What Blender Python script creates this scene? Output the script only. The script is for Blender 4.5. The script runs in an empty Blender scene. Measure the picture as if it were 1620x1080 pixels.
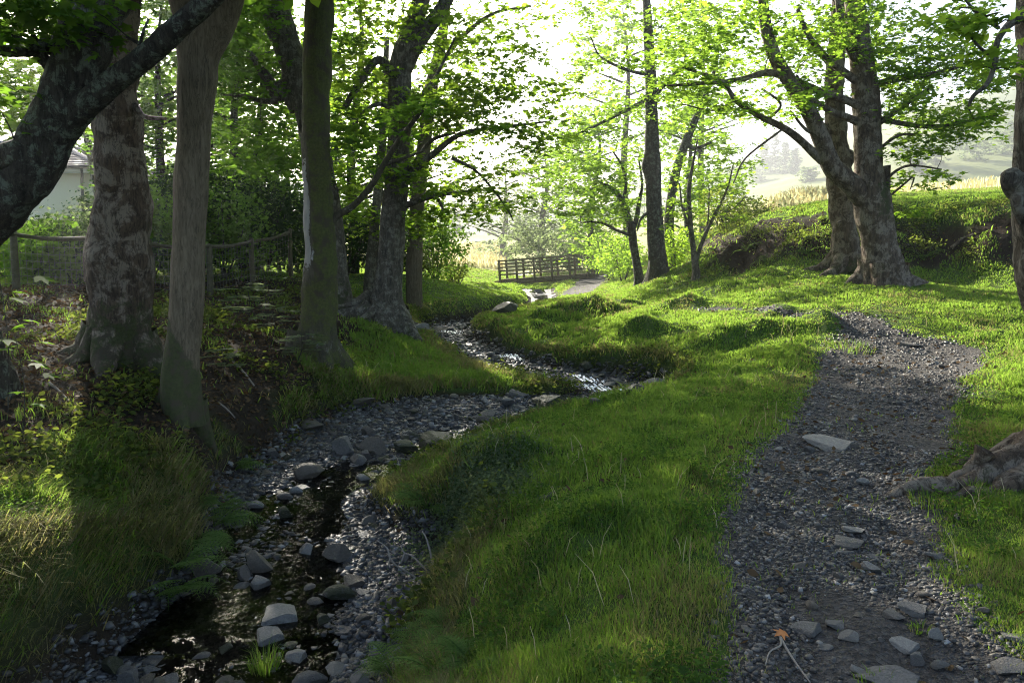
import bpy, math, random
import numpy as np
from mathutils import Vector, noise as mnoise

rng = np.random.default_rng(11)
random.seed(5)
S = bpy.context.scene
COL = S.collection

# ------------------------------------------------------------------ camera geometry (pixel of the photo + depth -> metres)
F, CX, CY, CAMZ = 1215.0, 810.0, 540.0, 1.65
TH = math.atan(140.0 / F)
ct, st = math.cos(TH), math.sin(TH)


def P(px, py, d):
    u = (px - CX) / F
    v = (CY - py) / F
    ry = ct + v * st
    rz = -st + v * ct
    k = d / ry
    return np.array([u * k, d, CAMZ + rz * k])


# ------------------------------------------------------------------ value noise
def _hash(ix, iy, seed):
    n = (ix.astype(np.int64) * 374761393 + iy.astype(np.int64) * 668265263 + seed * 974711) & 0x7FFFFFFF
    n = ((n ^ (n >> 13)) * 1274126177) & 0x7FFFFFFF
    n = n ^ (n >> 16)
    return (n & 0xFFFF) / 65535.0


def vn(x, y, seed=0):
    ix, iy = np.floor(x), np.floor(y)
    fx, fy = x - ix, y - iy
    fx = fx * fx * (3 - 2 * fx)
    fy = fy * fy * (3 - 2 * fy)
    a, b = _hash(ix, iy, seed), _hash(ix + 1, iy, seed)
    c, d = _hash(ix, iy + 1, seed), _hash(ix + 1, iy + 1, seed)
    return (a + (b - a) * fx) * (1 - fy) + (c + (d - c) * fx) * fy - 0.5


def fbm(x, y, seed=0, o=4):
    r, a = 0, 1.0
    for k in range(o):
        r = r + a * vn(x, y, seed + k * 17)
        x, y, a = x * 2.03 + 3.1, y * 2.03 + 1.7, a * 0.5
    return r


def sstep(a, b, x):
    t = np.clip((x - a) / (b - a), 0, 1)
    return t * t * (3 - 2 * t)


# ------------------------------------------------------------------ terrain
CTRL_PX = [
    # path
    (1400, 1080, 2.95), (1350, 900, 4.0), (1330, 800, 5.0), (1350, 700, 6.7), (1400, 600, 9.8), (1400, 540, 12), (1340, 490, 14.5),
    (1100, 485, 17), (920, 455, 38), (960, 470, 29), (1250, 1080, 2.95), (1250, 650, 8.0), (1560, 560, 11),
    # strip between path and stream
    (1000, 700, 6.8), (1050, 800, 5.1), (1000, 620, 10), (950, 630, 11), (850, 655, 9.8), (720, 712, 8.6), (820, 860, 5.4), (1000, 900, 4.2),
    (850, 1000, 3.9), (800, 905, 4.8), (725, 870, 5.5), (750, 757, 7.0), (630, 750, 7.9), (900, 760, 6.2), (1100, 590, 11.4), (700, 1040, 4.3),
    # grassy humps beyond the stream
    (790, 522, 18), (930, 526, 15.8), (1040, 532, 14.2), (1130, 560, 12.4), (1250, 560, 11.4), (1320, 520, 12.8), (1000, 492, 19), (1200, 500, 15.5),
    (870, 470, 32), (720, 450, 27), (650, 440, 26), (640, 480, 22), (780, 450, 34), (760, 470, 26), (820, 465, 33),
    # promontory left of the stream
    (560, 520, 15), (650, 540, 16.2), (790, 580, 14.6), (600, 600, 12), (500, 580, 12), (560, 560, 13.5), (700, 590, 13.2), (520, 640, 10.4),
    # left bank
    (500, 548, 12), (290, 655, 8), (190, 565, 9), (0, 620, 7), (60, 460, 13), (330, 469, 16.5), (458, 436, 20), (400, 560, 11), (400, 640, 9.3), (100, 650, 7.2),
    (150, 720, 6.5), (290, 750, 6.9), (100, 900, 4.6), (250, 900, 5.3), (0, 1000, 3.6), (130, 1040, 4.2), (320, 820, 6.5), (270, 950, 5.3), (0, 760, 5.6), (390, 690, 8.3),
    # right side
    (1560, 650, 8), (1580, 600, 9), (1600, 480, 14), (1600, 850, 4.5), (1500, 460, 16), (1500, 432, 19), (1400, 445, 17), (1300, 428, 19.3), (1170, 430, 22), (1600, 425, 18), (1700, 430, 17),
    (1500, 335, 20.7), (1400, 338, 21.2), (1300, 342, 21.8), (1190, 347, 25), (1600, 331, 19.4), (1700, 329, 18.6), (1500, 324, 25), (1350, 326, 27), (1650, 316, 25), (1300, 318, 36), (1500, 308, 42), (1250, 312, 48), (1600, 300, 40),
    (789, 449, 43), (755, 449, 43), (715, 446, 42), (935, 440, 41.5), (965, 440, 41), (790, 447, 46), (940, 438, 45), (830, 447, 48),
    (1050, 440, 28), (980, 446, 36), (1130, 400, 30), (1130, 370, 36), (1080, 430, 24.5),
    # beyond the bridge
    (800, 428, 56), (760, 415, 62), (850, 418, 75), (700, 420, 50), (960, 425, 55), (1050, 400, 60), (600, 430, 40), (560, 445, 30),
    # far left
    (100, 420, 25), (250, 425, 26), (0, 400, 30), (-300, 440, 20), (-300, 640, 7), (400, 425, 34),
]
CW = [P(*c) for c in CTRL_PX]
CW += [np.array(p) for p in [(-6, -2, .1), (0, -3, .05), (4, -3, 0), (9, 0, .1), (9, 6, .3), (-9, 3, .5), (14, 12, .9), (25, 20, 3.2), (30, 45, 5.3), (39, 60, 7.0), (38, 75, 8.2), (-25, 25, 1.8),
                             (-30, 60, 3), (0, 130, 3.5), (-30, 130, 7), (40, 130, 10.5), (60, 60, 7.8), (20, 75, 5.5), (80, 130, 12), (-80, 130, 12), (-70, 40, 5), (-60, 0, 2), (60, 0, 4), (95, 80, 9.5)]]
CW = np.array(CW)
_c = 0.7


def _phi(dx, dy):
    return np.sqrt(dx * dx + dy * dy + _c * _c)


_n = len(CW)
_A = np.zeros((_n + 3, _n + 3))
_A[:_n, :_n] = _phi(CW[:, None, 0] - CW[None, :, 0], CW[:, None, 1] - CW[None, :, 1])
_A[:_n, :_n] -= np.eye(_n) * 0.04
_A[:_n, _n] = 1
_A[:_n, _n + 1:] = CW[:, :2]
_A[_n:, :_n] = _A[:_n, _n:].T
_W = np.linalg.solve(_A, np.concatenate([CW[:, 2], np.zeros(3)]))


def base_h(x, y):
    out = np.empty(len(x))
    for i in range(0, len(x), 40000):
        a, b = x[i:i + 40000], y[i:i + 40000]
        out[i:i + 40000] = _phi(a[:, None] - CW[None, :, 0], b[:, None] - CW[None, :, 1]) @ _W[:_n] + _W[_n] + a * _W[_n + 1] + b * _W[_n + 2]
    return out


# grassy hummocks: pixel of the top, depth, height, radii in metres
HUM = [(935, 492, 18.8, .50, 1.3, .55), (1065, 498, 17.5, .24, .8, .5), (800, 522, 18, .26, .8, .5), (1010, 526, 14.7, .28, .6, .4), (1180, 532, 13.2, .24, .5, .4), (1215, 505, 15, .22, 1.0, .5), (760, 745, 7.1, .30, .5, .40), (900, 850, 5.0, .20, .6, .45), (850, 520, 17, .22, .8, .5),
       (1120, 545, 13, .28, .5, .4), (1290, 520, 13, .22, .7, .35), (640, 440, 25, .15, 2, 1), (560, 515, 14.6, .25, .9, .7), (1150, 470, 20, .2, 1.5, .7), (960, 760, 6.0, .09, .6, .4)]
HUMW = [(*P(a, b, c)[:2], h, rx, ry) for a, b, c, h, rx, ry in HUM]

# stream centre line: px, py, depth, bed half width left / right, bank run left / right, rise of bed left / right
STREAM = [
    (838, 447, 46, .8, .8, .6, .6, 0, 0), (850, 462, 38, .7, .7, .6, .6, 0, 0), (856, 483, 31, .4, .4, .5, .5, 0, 0), (800, 504, 25, .45, .45, .6, .5, 0, 0), (705, 521, 21, .5, .55, .5, .5, 0, 0),
    (740, 550, 17.3, .35, .45, .6, .35, 0, 0), (830, 582, 14.5, .35, .5, .7, .3, 0, 0), (930, 602, 13.2, .35, .6, .8, .3, 0, 0), (975, 626, 12.2, .5, .7, .7, .35, 0, 0), (920, 648, 11.3, 1.0, .4, .6, .5, .05, 0),
    (765, 676, 10.4, 1.5, .35, .6, .5, .12, 0), (655, 712, 9.5, 1.6, .4, .6, .5, .13, 0), (560, 752, 8.6, 1.1, .45, .6, .5, .12, .02), (480, 796, 7.7, .75, .55, .6, .4, .1, .08),
    (450, 852, 6.9, .55, .95, .5, .35, 0, .13), (440, 930, 6.0, .65, 1.3, .45, .4, 0, .13), (400, 1010, 5.2, .75, .95, .5, .5, 0, .1), (370, 1080, 4.7, .9, .9, .5, .5, .05, .05)]
sp = [np.concatenate([P(*r[:3]), r[3:]]) for r in STREAM]
sp += [np.array([-1.75, 3.2, -1.07, .9, .9, .5, .5, 0, 0]), np.array([-1.8, 0, -1.2, .9, .9, .5, .5, 0, 0]), np.array([-1.9, -3, -1.3, .9, .9, .5, .5, 0, 0])]
sp = [np.array([0.5, 70, .1, .8, .8, .8, .8, 0, 0])] + sp
sp = np.array(sp)


def catmull(pts, per):
    pts = np.asarray(pts, float)
    q = np.concatenate([[2 * pts[0] - pts[1]], pts, [2 * pts[-1] - pts[-2]]])
    out = []
    for i in range(1, len(q) - 2):
        t = np.linspace(0, 1, per, endpoint=False)[:, None]
        a, b, c, d = q[i - 1], q[i], q[i + 1], q[i + 2]
        out.append(.5 * ((2 * b) + (c - a) * t + (2 * a - 5 * b + 4 * c - d) * t * t + (3 * b - a - 3 * c + d) * t ** 3))
    out.append(pts[-1:])
    return np.concatenate(out)


SL = catmull(sp, 14)
SL[:, 3:] = np.maximum(SL[:, 3:], 0)
_tan = np.gradient(SL[:, :2], axis=0)
_tan /= np.linalg.norm(_tan, axis=1)[:, None] + 1e-9
SN = np.stack([_tan[:, 1], -_tan[:, 0]], 1)     # points to the viewer's left when walking down the stream (negative x side)
SN *= np.where(True, 1, 1)


def stream_at(x, y):
    """-> (distance outside the bed edge, bed z, bank run)"""
    e = np.empty(len(x)); bz = np.empty(len(x)); bw = np.empty(len(x)); side = np.empty(len(x))
    for i in range(0, len(x), 20000):
        a, b = x[i:i + 20000], y[i:i + 20000]
        d2 = (a[:, None] - SL[None, :, 0]) ** 2 + (b[:, None] - SL[None, :, 1]) ** 2
        k = d2.argmin(1)
        dx, dy = a - SL[k, 0], b - SL[k, 1]
        s = dx * SN[k, 0] + dy * SN[k, 1]
        dist = np.sqrt(d2[np.arange(len(a)), k])
        left = s > 0
        w = np.where(left, SL[k, 3], SL[k, 4])
        e[i:i + 20000] = dist - w
        bw[i:i + 20000] = np.where(left, SL[k, 5], SL[k, 6])
        rise = np.where(left, SL[k, 7], SL[k, 8])
        bz[i:i + 20000] = SL[k, 2] + rise * np.maximum(0, np.minimum(dist, w) - .3)
        side[i:i + 20000] = np.where(left, 1, -1)
    return e, bz, bw, side


def H(x, y, full=False):
    x = np.atleast_1d(np.asarray(x, float)); y = np.atleast_1d(np.asarray(y, float))
    z = base_h(x, y)
    xw = x + .45 * fbm(x * 1.3, y * 1.3, 211, 3); yw = y + .45 * fbm(x * 1.3, y * 1.3, 223, 3)
    lump = 1 + .7 * fbm(x * 2.1, y * 2.1, 227, 3)
    for hx, hy, h, rx, ry in HUMW:
        z += h * lump * np.exp(-((xw - hx) / rx) ** 2 - ((yw - hy) / ry) ** 2)
    e, bz, bw, side = stream_at(x, y)
    near = sstep(60, 30, y)
    z += near * (0.05 * fbm(x * 1.1, y * 1.1, 3, 3) + 0.035 * fbm(x * 3.5, y * 3.5, 9, 2)) * sstep(-.1, .8, e)
    en = e + 0.16 * fbm(x * 1.6, y * 1.6, 31, 3)
    bedn = bz + 0.05 * fbm(x * 2.2, y * 2.2, 41, 3) + 0.012 * fbm(x * 9, y * 9, 43, 2)
    t = np.clip(en / np.maximum(bw, .1), 0, 1)
    t = sstep(0, 1, t) ** .8
    zz = np.where(y < 66, bedn + (z - bedn) * t, z)
    zz = np.where(t >= 1, z, zz)
    if full:
        return zz, np.where(y < 66, en, 9.0), bw, side
    return zz


def pix2ground(px, py):
    d = np.geomspace(1.6, 140, 900)
    pts = np.array([P(px, py, k) for k in d])
    hz = H(pts[:, 0], pts[:, 1])
    below = np.nonzero(pts[:, 2] < hz)[0]
    i = below[0] if len(below) else len(d) - 1
    if i == 0:
        return pts[0]
    a, b = pts[i - 1][2] - hz[i - 1], hz[i] - pts[i][2]
    t = a / (a + b + 1e-9)
    p = pts[i - 1] * (1 - t) + pts[i] * t
    return np.array([p[0], p[1], H(p[0], p[1])[0]])


def G(px, py):
    return pix2ground(px, py)


def poly_sd(x, y, poly):
    """signed distance in metres, negative inside"""
    poly = np.asarray(poly)[:, :2]
    d = np.full(len(x), 1e9)
    ins = np.zeros(len(x), bool)
    m = len(poly)
    for i in range(m):
        ax, ay = poly[i]; bx, by = poly[(i + 1) % m]
        ex, ey = bx - ax, by - ay
        t = np.clip(((x - ax) * ex + (y - ay) * ey) / (ex * ex + ey * ey + 1e-12), 0, 1)
        d = np.minimum(d, (x - ax - t * ex) ** 2 + (y - ay - t * ey) ** 2)
        c = ((ay > y) != (by > y)) & (x < (bx - ax) * (y - ay) / (by - ay + 1e-12) + ax)
        ins ^= c
    d = np.sqrt(d)
    return np.where(ins, -d, d)


PATH_PX = [(1145, 1080), (1128, 1000), (1125, 940), (1150, 870), (1178, 790), (1215, 710), (1255, 650), (1292, 605), (1300, 580), (1318, 545), (1335, 520), (1318, 500), (1305, 492),
           (1350, 491), (1395, 505), (1440, 527), (1510, 540), (1555, 552), (1540, 585), (1520, 620), (1500, 665), (1485, 710), (1472, 760), (1480, 820), (1500, 900), (1545, 980), (1640, 1060), (1700, 1080)]
PATH_W = [G(*p)[:2] for p in PATH_PX]
PATH_W = [np.array([0.75, 1.0]), np.array([0.85, 2.0])] + PATH_W + [np.array([2.3, 1.5]), np.array([2.0, 0.5])]
TRAIL = [G(p, q)[:2] for p, q in [(1330, 497), (1240, 492), (1160, 488), (1095, 487)]]
TRAIL2 = [P(*p)[:2] for p in [(908, 463, 33), (922, 450, 37), (938, 441, 41), (960, 436, 44)]]


def line_d(x, y, pts):
    d = np.full(len(x), 1e9)
    for a, b in zip(pts[:-1], pts[1:]):
        e = b - a
        t = np.clip(((x - a[0]) * e[0] + (y - a[1]) * e[1]) / (e @ e), 0, 1)
        d = np.minimum(d, (x - a[0] - t * e[0]) ** 2 + (y - a[1] - t * e[1]) ** 2)
    return np.sqrt(d)


def path_sd(x, y):
    s = poly_sd(x, y, PATH_W)
    s = np.minimum(s, line_d(x, y, TRAIL) - .13)
    s = np.minimum(s, line_d(x, y, TRAIL2) - .75)
    return s + 0.22 * fbm(x * 1.3, y * 1.3, 77, 4)


DIRT_PX = [(-250, 480), (0, 455), (130, 450), (460, 440), (530, 462), (600, 480), (640, 500), (570, 512), (535, 560), (480, 590), (470, 640), (420, 690), (350, 730), (300, 715), (200, 690), (120, 690), (0, 720), (-250, 760)]
DIRT_W = [G(*p)[:2] for p in DIRT_PX]
BANK_PX = [(1120, 425), (1100, 405), (1160, 375), (1230, 352), (1320, 350), (1420, 345), (1520, 342), (1620, 335), (1750, 335), (1750, 420), (1600, 418), (1500, 428), (1430, 425), (1320, 418), (1200, 425)]
BANK_W = [G(*p)[:2] for p in BANK_PX]


def dirt_sd(x, y):
    return poly_sd(x, y, DIRT_W) + 0.5 * fbm(x * 1.2, y * 1.2, 55, 4)


def bank_sd(x, y):
    return poly_sd(x, y, BANK_W) + 0.5 * fbm(x * 1.1, y * 1.1, 56, 4)


# ------------------------------------------------------------------ mesh helpers
def np_mesh(name, V, faces, n, mat=None, parent=None, attrs=None, smooth=False, origin=None):
    """faces: (m,n) index array (or list of arrays with differing n)"""
    V = np.asarray(V, np.float32)
    if origin is not None:
        V = V - np.asarray(origin, np.float32)
    fl = faces if isinstance(faces, list) else [faces]
    me = bpy.data.meshes.new(name)
    me.vertices.add(len(V)); me.vertices.foreach_set('co', V.ravel())
    loops = np.concatenate([f.ravel() for f in fl]).astype(np.int32)
    tot = np.concatenate([np.full(len(f), f.shape[1], np.int32) for f in fl])
    start = np.concatenate([[0], np.cumsum(tot)[:-1]]).astype(np.int32)
    me.loops.add(len(loops)); me.loops.foreach_set('vertex_index', loops)
    me.polygons.add(len(tot)); me.polygons.foreach_set('loop_start', start)
    if smooth:
        me.polygons.foreach_set('use_smooth', np.ones(len(tot), bool))
    for k, a in (attrs or {}).items():
        at = me.attributes.new(k, 'FLOAT', 'POINT')
        at.data.foreach_set('value', np.asarray(a, np.float32))
    me.update(calc_edges=True)
    me.validate()
    o = bpy.data.objects.new(name, me)
    if mat: me.materials.append(mat)
    COL.objects.link(o)
    if parent is not None:
        o.parent = parent
    elif origin is not None:
        o.location = [float(c) for c in origin]
    return o


def tag(o, label=None, cat=None, group=None, kind=None):
    if label: o['label'] = label
    if cat: o['category'] = cat
    if group: o['group'] = group
    if kind: o['kind'] = kind
    return o


def thing(name, loc, label, cat, group=None):
    o = bpy.data.objects.new(name, None)
    o.empty_display_size = .2
    COL.objects.link(o)
    o.location = [float(c) for c in loc]
    return tag(o, label, cat, group)


class TB:
    """collects tubes, boxes, leaves"""
    def __init__(s):
        s.V = []; s.Q = []; s.T = []; s.n = 0; s.A = []

    def add(s, V, Q=None, T=None, a=0.0):
        V = np.asarray(V, float)
        if Q is not None and len(Q): s.Q.append(np.asarray(Q) + s.n)
        if T is not None and len(T): s.T.append(np.asarray(T) + s.n)
        s.V.append(V); s.n += len(V)
        s.A.append(np.broadcast_to(np.asarray(a, float), (len(V),)))

    def tube(s, pts, rad, seg=6, lump=0.0, flare=None, seed=0, attr=None, freq=2.0, cap=True):
        pts = np.asarray(pts, float); m = len(pts)
        rad = np.broadcast_to(np.asarray(rad, float), (m,))
        T = np.gradient(pts, axis=0)
        T /= np.linalg.norm(T, axis=1)[:, None] + 1e-9
        ref = np.array([1., 0, 0]) if abs(T[0][0]) < .9 else np.array([0, 1., 0])
        U = np.empty((m, 3))
        u = ref - T[0] * (ref @ T[0]); u /= np.linalg.norm(u)
        for i in range(m):
            u = u - T[i] * (u @ T[i]); u /= np.linalg.norm(u) + 1e-9
            U[i] = u
        W = np.cross(T, U)
        ang = np.arange(seg) * 2 * math.pi / seg
        R = np.repeat(rad[:, None], seg, 1)
        if flare:
            h = np.concatenate([[0], np.cumsum(np.linalg.norm(np.diff(pts, axis=0), axis=1))])
            amp, hh, nl, ph = flare
            R = R * (1 + amp * np.exp(-h / hh)[:, None] * (.55 + .45 * np.cos(nl * ang + ph + .7 * np.sin(2 * ang + ph))[None, :] * 1.3))
        dirs = np.cos(ang)[None, :, None] * U[:, None, :] + np.sin(ang)[None, :, None] * W[:, None, :]
        if lump:
            for i in range(m):
                for j in range(seg):
                    q = (pts[i] + dirs[i, j] * rad[i] + seed * 7.3)
                    v = mnoise.noise(Vector(q * freq)) + .5 * mnoise.noise(Vector(q * freq * 2.3)) + .25 * mnoise.noise(Vector((q[0] * freq * 6, q[1] * freq * 6, q[2] * freq * 1.5)))
                    R[i, j] *= 1 + lump * v
        V = pts[:, None, :] + dirs * R[:, :, None]
        i0 = np.arange(m - 1)[:, None] * seg; j = np.arange(seg)[None, :]; j1 = (j + 1) % seg
        Q = np.stack([i0 + j, i0 + j1, i0 + seg + j1, i0 + seg + j], -1).reshape(-1, 4)
        V = V.reshape(-1, 3)
        T3 = []
        if cap:
            V = np.concatenate([V, pts[-1:] + T[-1:] * rad[-1] * .4])
            k = (m - 1) * seg
            T3 = [(k + a, k + (a + 1) % seg, m * seg) for a in range(seg)]
        a = 0.0
        if attr is not None:
            a = attr(V)
        s.add(V, Q, T3, a)

    def box(s, c, size, ax=None):
        c = np.asarray(c, float); h = np.asarray(size, float) / 2
        ax = np.eye(3) if ax is None else np.asarray(ax, float)
        V = [c + ax[0] * (sx * h[0]) + ax[1] * (sy * h[1]) + ax[2] * (sz * h[2]) for sx in (-1, 1) for sy in (-1, 1) for sz in (-1, 1)]
        Q = [(0, 1, 3, 2), (4, 6, 7, 5), (0, 4, 5, 1), (2, 3, 7, 6), (0, 2, 6, 4), (1, 5, 7, 3)]
        s.add(V, Q)

    def bar(s, a, b, w, h, up=(0, 0, 1)):
        a, b, up = np.asarray(a, float), np.asarray(b, float), np.asarray(up, float)
        x = b - a; L = np.linalg.norm(x); x /= L
        y = np.cross(up, x); y /= np.linalg.norm(y); z = np.cross(x, y)
        s.box((a + b) / 2, (L, w, h), (x, y, z))

    def build(s, name, mat, parent=None, smooth=True, attr='moss', origin=None):
        f = []
        if s.Q: f.append(np.concatenate(s.Q))
        if s.T: f.append(np.concatenate(s.T))
        return np_mesh(name, np.concatenate(s.V), f, 0, mat, parent, {attr: np.concatenate(s.A)}, smooth, origin)


LEAF_LOBED = np.array([(0, 0, 0), (.42, .10, -.06), (.25, .33, .02), (.52, .62, -.08), (.17, .60, .03), (0, 1, -.1), (-.17, .60, .03), (-.52, .62, -.08), (-.25, .33, .02), (-.42, .10, -.06)])
LEAF_HEX = np.array([(0, 0, 0), (.30, .3, -.05), (.27, .65, -.07), (0, 1, -.12), (-.27, .65, -.07), (-.30, .3, -.05)])
LEAF_SLIM = np.array([(0, 0, 0), (.16, .35, -.03), (.10, .75, -.06), (0, 1, -.1), (-.10, .75, -.06), (-.16, .35, -.03)])


def leaf_mesh(pos, size, template, flat=.8, droop=.25, r=rng):
    """-> V, F, rnd"""
    n = len(pos)
    nrm = np.stack([r.normal(0, 1 - flat, n) * 1.6, r.normal(0, 1 - flat, n) * 1.6, np.full(n, flat) * np.where(r.random(n) < .93, 1, -1)], 1)
    nrm /= np.linalg.norm(nrm, axis=1)[:, None] + 1e-9
    a = r.random(n) * 2 * math.pi
    d = np.stack([np.cos(a), np.sin(a), -np.abs(r.normal(0, droop, n))], 1)
    d -= nrm * np.sum(d * nrm, 1)[:, None]
    d /= np.linalg.norm(d, axis=1)[:, None] + 1e-9
    x = np.cross(d, nrm)
    k = len(template)
    sz = np.broadcast_to(size, (n,))[:, None, None]
    V = pos[:, None, :] + sz * (template[None, :, 0, None] * x[:, None, :] + template[None, :, 1, None] * d[:, None, :] + template[None, :, 2, None] * nrm[:, None, :])
    Fc = np.arange(n * k).reshape(n, k)
    return V.reshape(-1, 3), Fc, np.repeat(r.random(n), k)


# ------------------------------------------------------------------ materials
class NT:
    def __init__(s, name):
        s.m = bpy.data.materials.new(name); s.m.use_nodes = True
        s.t = s.m.node_tree; s.t.nodes.clear()
        s.out = s.n('ShaderNodeOutputMaterial')

    def n(s, typ, **kw):
        nd = s.t.nodes.new(typ)
        for k, v in kw.items():
            if k.startswith('i_'):
                nd.inputs[k[2:].replace('_', ' ')].default_value = v
            else:
                setattr(nd, k, v)
        return nd

    def l(s, a, b):
        s.t.links.new(a, b)

    def coord(s, kind='Object'):
        return s.n('ShaderNodeTexCoord').outputs[kind]

    def pos(s):
        return s.n('ShaderNodeNewGeometry').outputs['Position']

    def noise(s, vec, scale, detail=5, rough=.6, dist=0):
        nd = s.n('ShaderNodeTexNoise'); nd.inputs['Scale'].default_value = scale; nd.inputs['Detail'].default_value = detail
        nd.inputs['Roughness'].default_value = rough; nd.inputs['Distortion'].default_value = dist
        s.l(vec, nd.inputs['Vector']); return nd.outputs['Fac']

    def scale(s, vec, sc):
        nd = s.n('ShaderNodeMapping'); nd.inputs['Scale'].default_value = sc
        s.l(vec, nd.inputs['Vector']); return nd.outputs[0]

    def ramp(s, fac, stops):
        nd = s.n('ShaderNodeValToRGB')
        e = nd.color_ramp.elements
        while len(e) < len(stops): e.new(.5)
        for k, (p, c) in zip(e, stops):
            k.position = p; k.color = (*c, 1) if len(c) == 3 else c
        s.l(fac, nd.inputs[0]); return nd.outputs[0]

    def mix(s, f, a, b, typ='MIX'):
        nd = s.n('ShaderNodeMix', data_type='RGBA', blend_type=typ)
        for v, i in ((f, 0), (a, 6), (b, 7)):
            if hasattr(v, 'is_linked'): s.l(v, nd.inputs[i])
            else: nd.inputs[i].default_value = v if i == 0 else (*v, 1)
        return nd.outputs[2]

    def math(s, op, a, b=0.0, clamp=False):
        nd = s.n('ShaderNodeMath', operation=op, use_clamp=clamp)
        for v, i in ((a, 0), (b, 1)):
            if hasattr(v, 'is_linked'): s.l(v, nd.inputs[i])
            else: nd.inputs[i].default_value = v
        return nd.outputs[0]

    def attr(s, name):
        return s.n('ShaderNodeAttribute', attribute_name=name).outputs['Fac']

    def bump(s, h, strength=.5, dist=.02):
        nd = s.n('ShaderNodeBump'); nd.inputs['Strength'].default_value = strength; nd.inputs['Distance'].default_value = dist
        s.l(h, nd.inputs['Height']); return nd.outputs[0]

    def bsdf(s, col, rough=.8, normal=None, spec=.3, **kw):
        b = s.n('ShaderNodeBsdfPrincipled')
        if hasattr(col, 'is_linked'): s.l(col, b.inputs['Base Color'])
        else: b.inputs['Base Color'].default_value = (*col, 1)
        if hasattr(rough, 'is_linked'): s.l(rough, b.inputs['Roughness'])
        else: b.inputs['Roughness'].default_value = rough
        b.inputs['Specular IOR Level'].default_value = spec
        if normal is not None: s.l(normal, b.inputs['Normal'])
        for k, v in kw.items(): b.inputs[k].default_value = v
        return b.outputs[0]

    def done(s, sh):
        s.l(sh, s.out.inputs['Surface']); return s.m


def mat_leaf(name, dark, light, trans, tw=.5, gloss=.006):
    t = NT(name)
    r = t.attr('rnd')
    big = t.noise(t.pos(), .9, 2)
    f = t.math('ADD', t.math('MULTIPLY', r, .7), t.math('MULTIPLY', big, .4))
    c = t.ramp(f, [(.15, dark), (.8, light)])
    tc = t.mix(f, tuple(k * .75 for k in trans), tuple(k * 1.15 for k in trans))
    d = t.n('ShaderNodeBsdfDiffuse'); t.l(c, d.inputs[0])
    tr = t.n('ShaderNodeBsdfTranslucent'); t.l(tc, tr.inputs[0])
    m1 = t.n('ShaderNodeMixShader'); m1.inputs[0].default_value = tw
    t.l(d.outputs[0], m1.inputs[1]); t.l(tr.outputs[0], m1.inputs[2])
    g = t.n('ShaderNodeBsdfGlossy'); g.inputs['Roughness'].default_value = .45
    m2 = t.n('ShaderNodeMixShader'); m2.inputs[0].default_value = gloss
    t.l(m1.outputs[0], m2.inputs[1]); t.l(g.outputs[0], m2.inputs[2])
    return t.done(m2.outputs[0])


def mat_bark(name, c1, c2, pale, paleamt=.5, moss=(.036, .042, .015), scale=6, stretch=.25, bump=.9, ps=.5):
    t = NT(name)
    o = t.coord()
    sv = t.scale(o, (1, 1, stretch))
    n1 = t.noise(sv, scale * 3, 8, .7, .4)
    n2 = t.noise(o, scale * ps, 6, .72, .4)
    n3 = t.noise(o, scale * 1.1, 6, .7, .6)
    c = t.ramp(n1, [(.32, c1), (.62, c2)])
    pm = t.ramp(n2, [(.60 - paleamt * .25, (0, 0, 0)), (.66 - paleamt * .22, (1, 1, 1))])
    pc = t.mix(n1, tuple(k * .55 for k in pale), pale)
    c = t.mix(pm, c, pc)
    ms = t.attr('moss')
    ck = t.noise(t.scale(o, (1, 1, stretch * .5)), scale * 2.2, 6, .6, 1.2)
    ckm = t.ramp(ck, [(.47, (0, 0, 0)), (.5, (1, 1, 1)), (.53, (0, 0, 0))])
    c = t.mix(t.math('MULTIPLY', ckm, .75), c, tuple(k * .5 for k in c1))
    mm = t.math('ADD', ms, t.math('MULTIPLY', t.math('SUBTRACT', n3, .5), 1.6))
    mm = t.ramp(mm, [(.42, (0, 0, 0)), (.62, (1, 1, 1))])
    mc = t.mix(t.noise(o, 30, 3), tuple(k * .4 for k in moss), tuple(k * 2.0 for k in moss))
    mc = t.mix(t.ramp(t.noise(o, scale * .9, 5, .7), [(.48, (0, 0, 0)), (.6, (1, 1, 1))]), mc, (.055, .045, .03))
    c = t.mix(mm, c, mc)
    ng = t.math('MAXIMUM', t.math('MULTIPLY', ms, -1.0), 0.0)
    bare = t.ramp(t.math('ADD', ng, t.math('MULTIPLY', t.math('SUBTRACT', t.noise(o, scale * 1.4, 8, .75, .8), .5), t.math('MULTIPLY', t.math('MULTIPLY', ng, 5.0, True), 2.6))), [(.12, (0, 0, 0)), (.2, (1, 1, 1))])  # paler patches wherever the moss value falls below zero
    c = t.mix(bare, c, t.mix(n1, (.15, .145, .135), (.34, .33, .31)))
    v = t.n('ShaderNodeTexVoronoi'); v.inputs['Scale'].default_value = scale * 2.2
    t.l(t.scale(o, (1, 1, stretch)), v.inputs['Vector'])
    h = t.math('ADD', t.math('MULTIPLY', n1, .8), t.math('MULTIPLY', v.outputs['Distance'], .5))
    h = t.math('ADD', h, t.math('MULTIPLY', n2, .6))
    return t.done(t.bsdf(c, .9, t.bump(h, bump, .035), .2))


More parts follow.
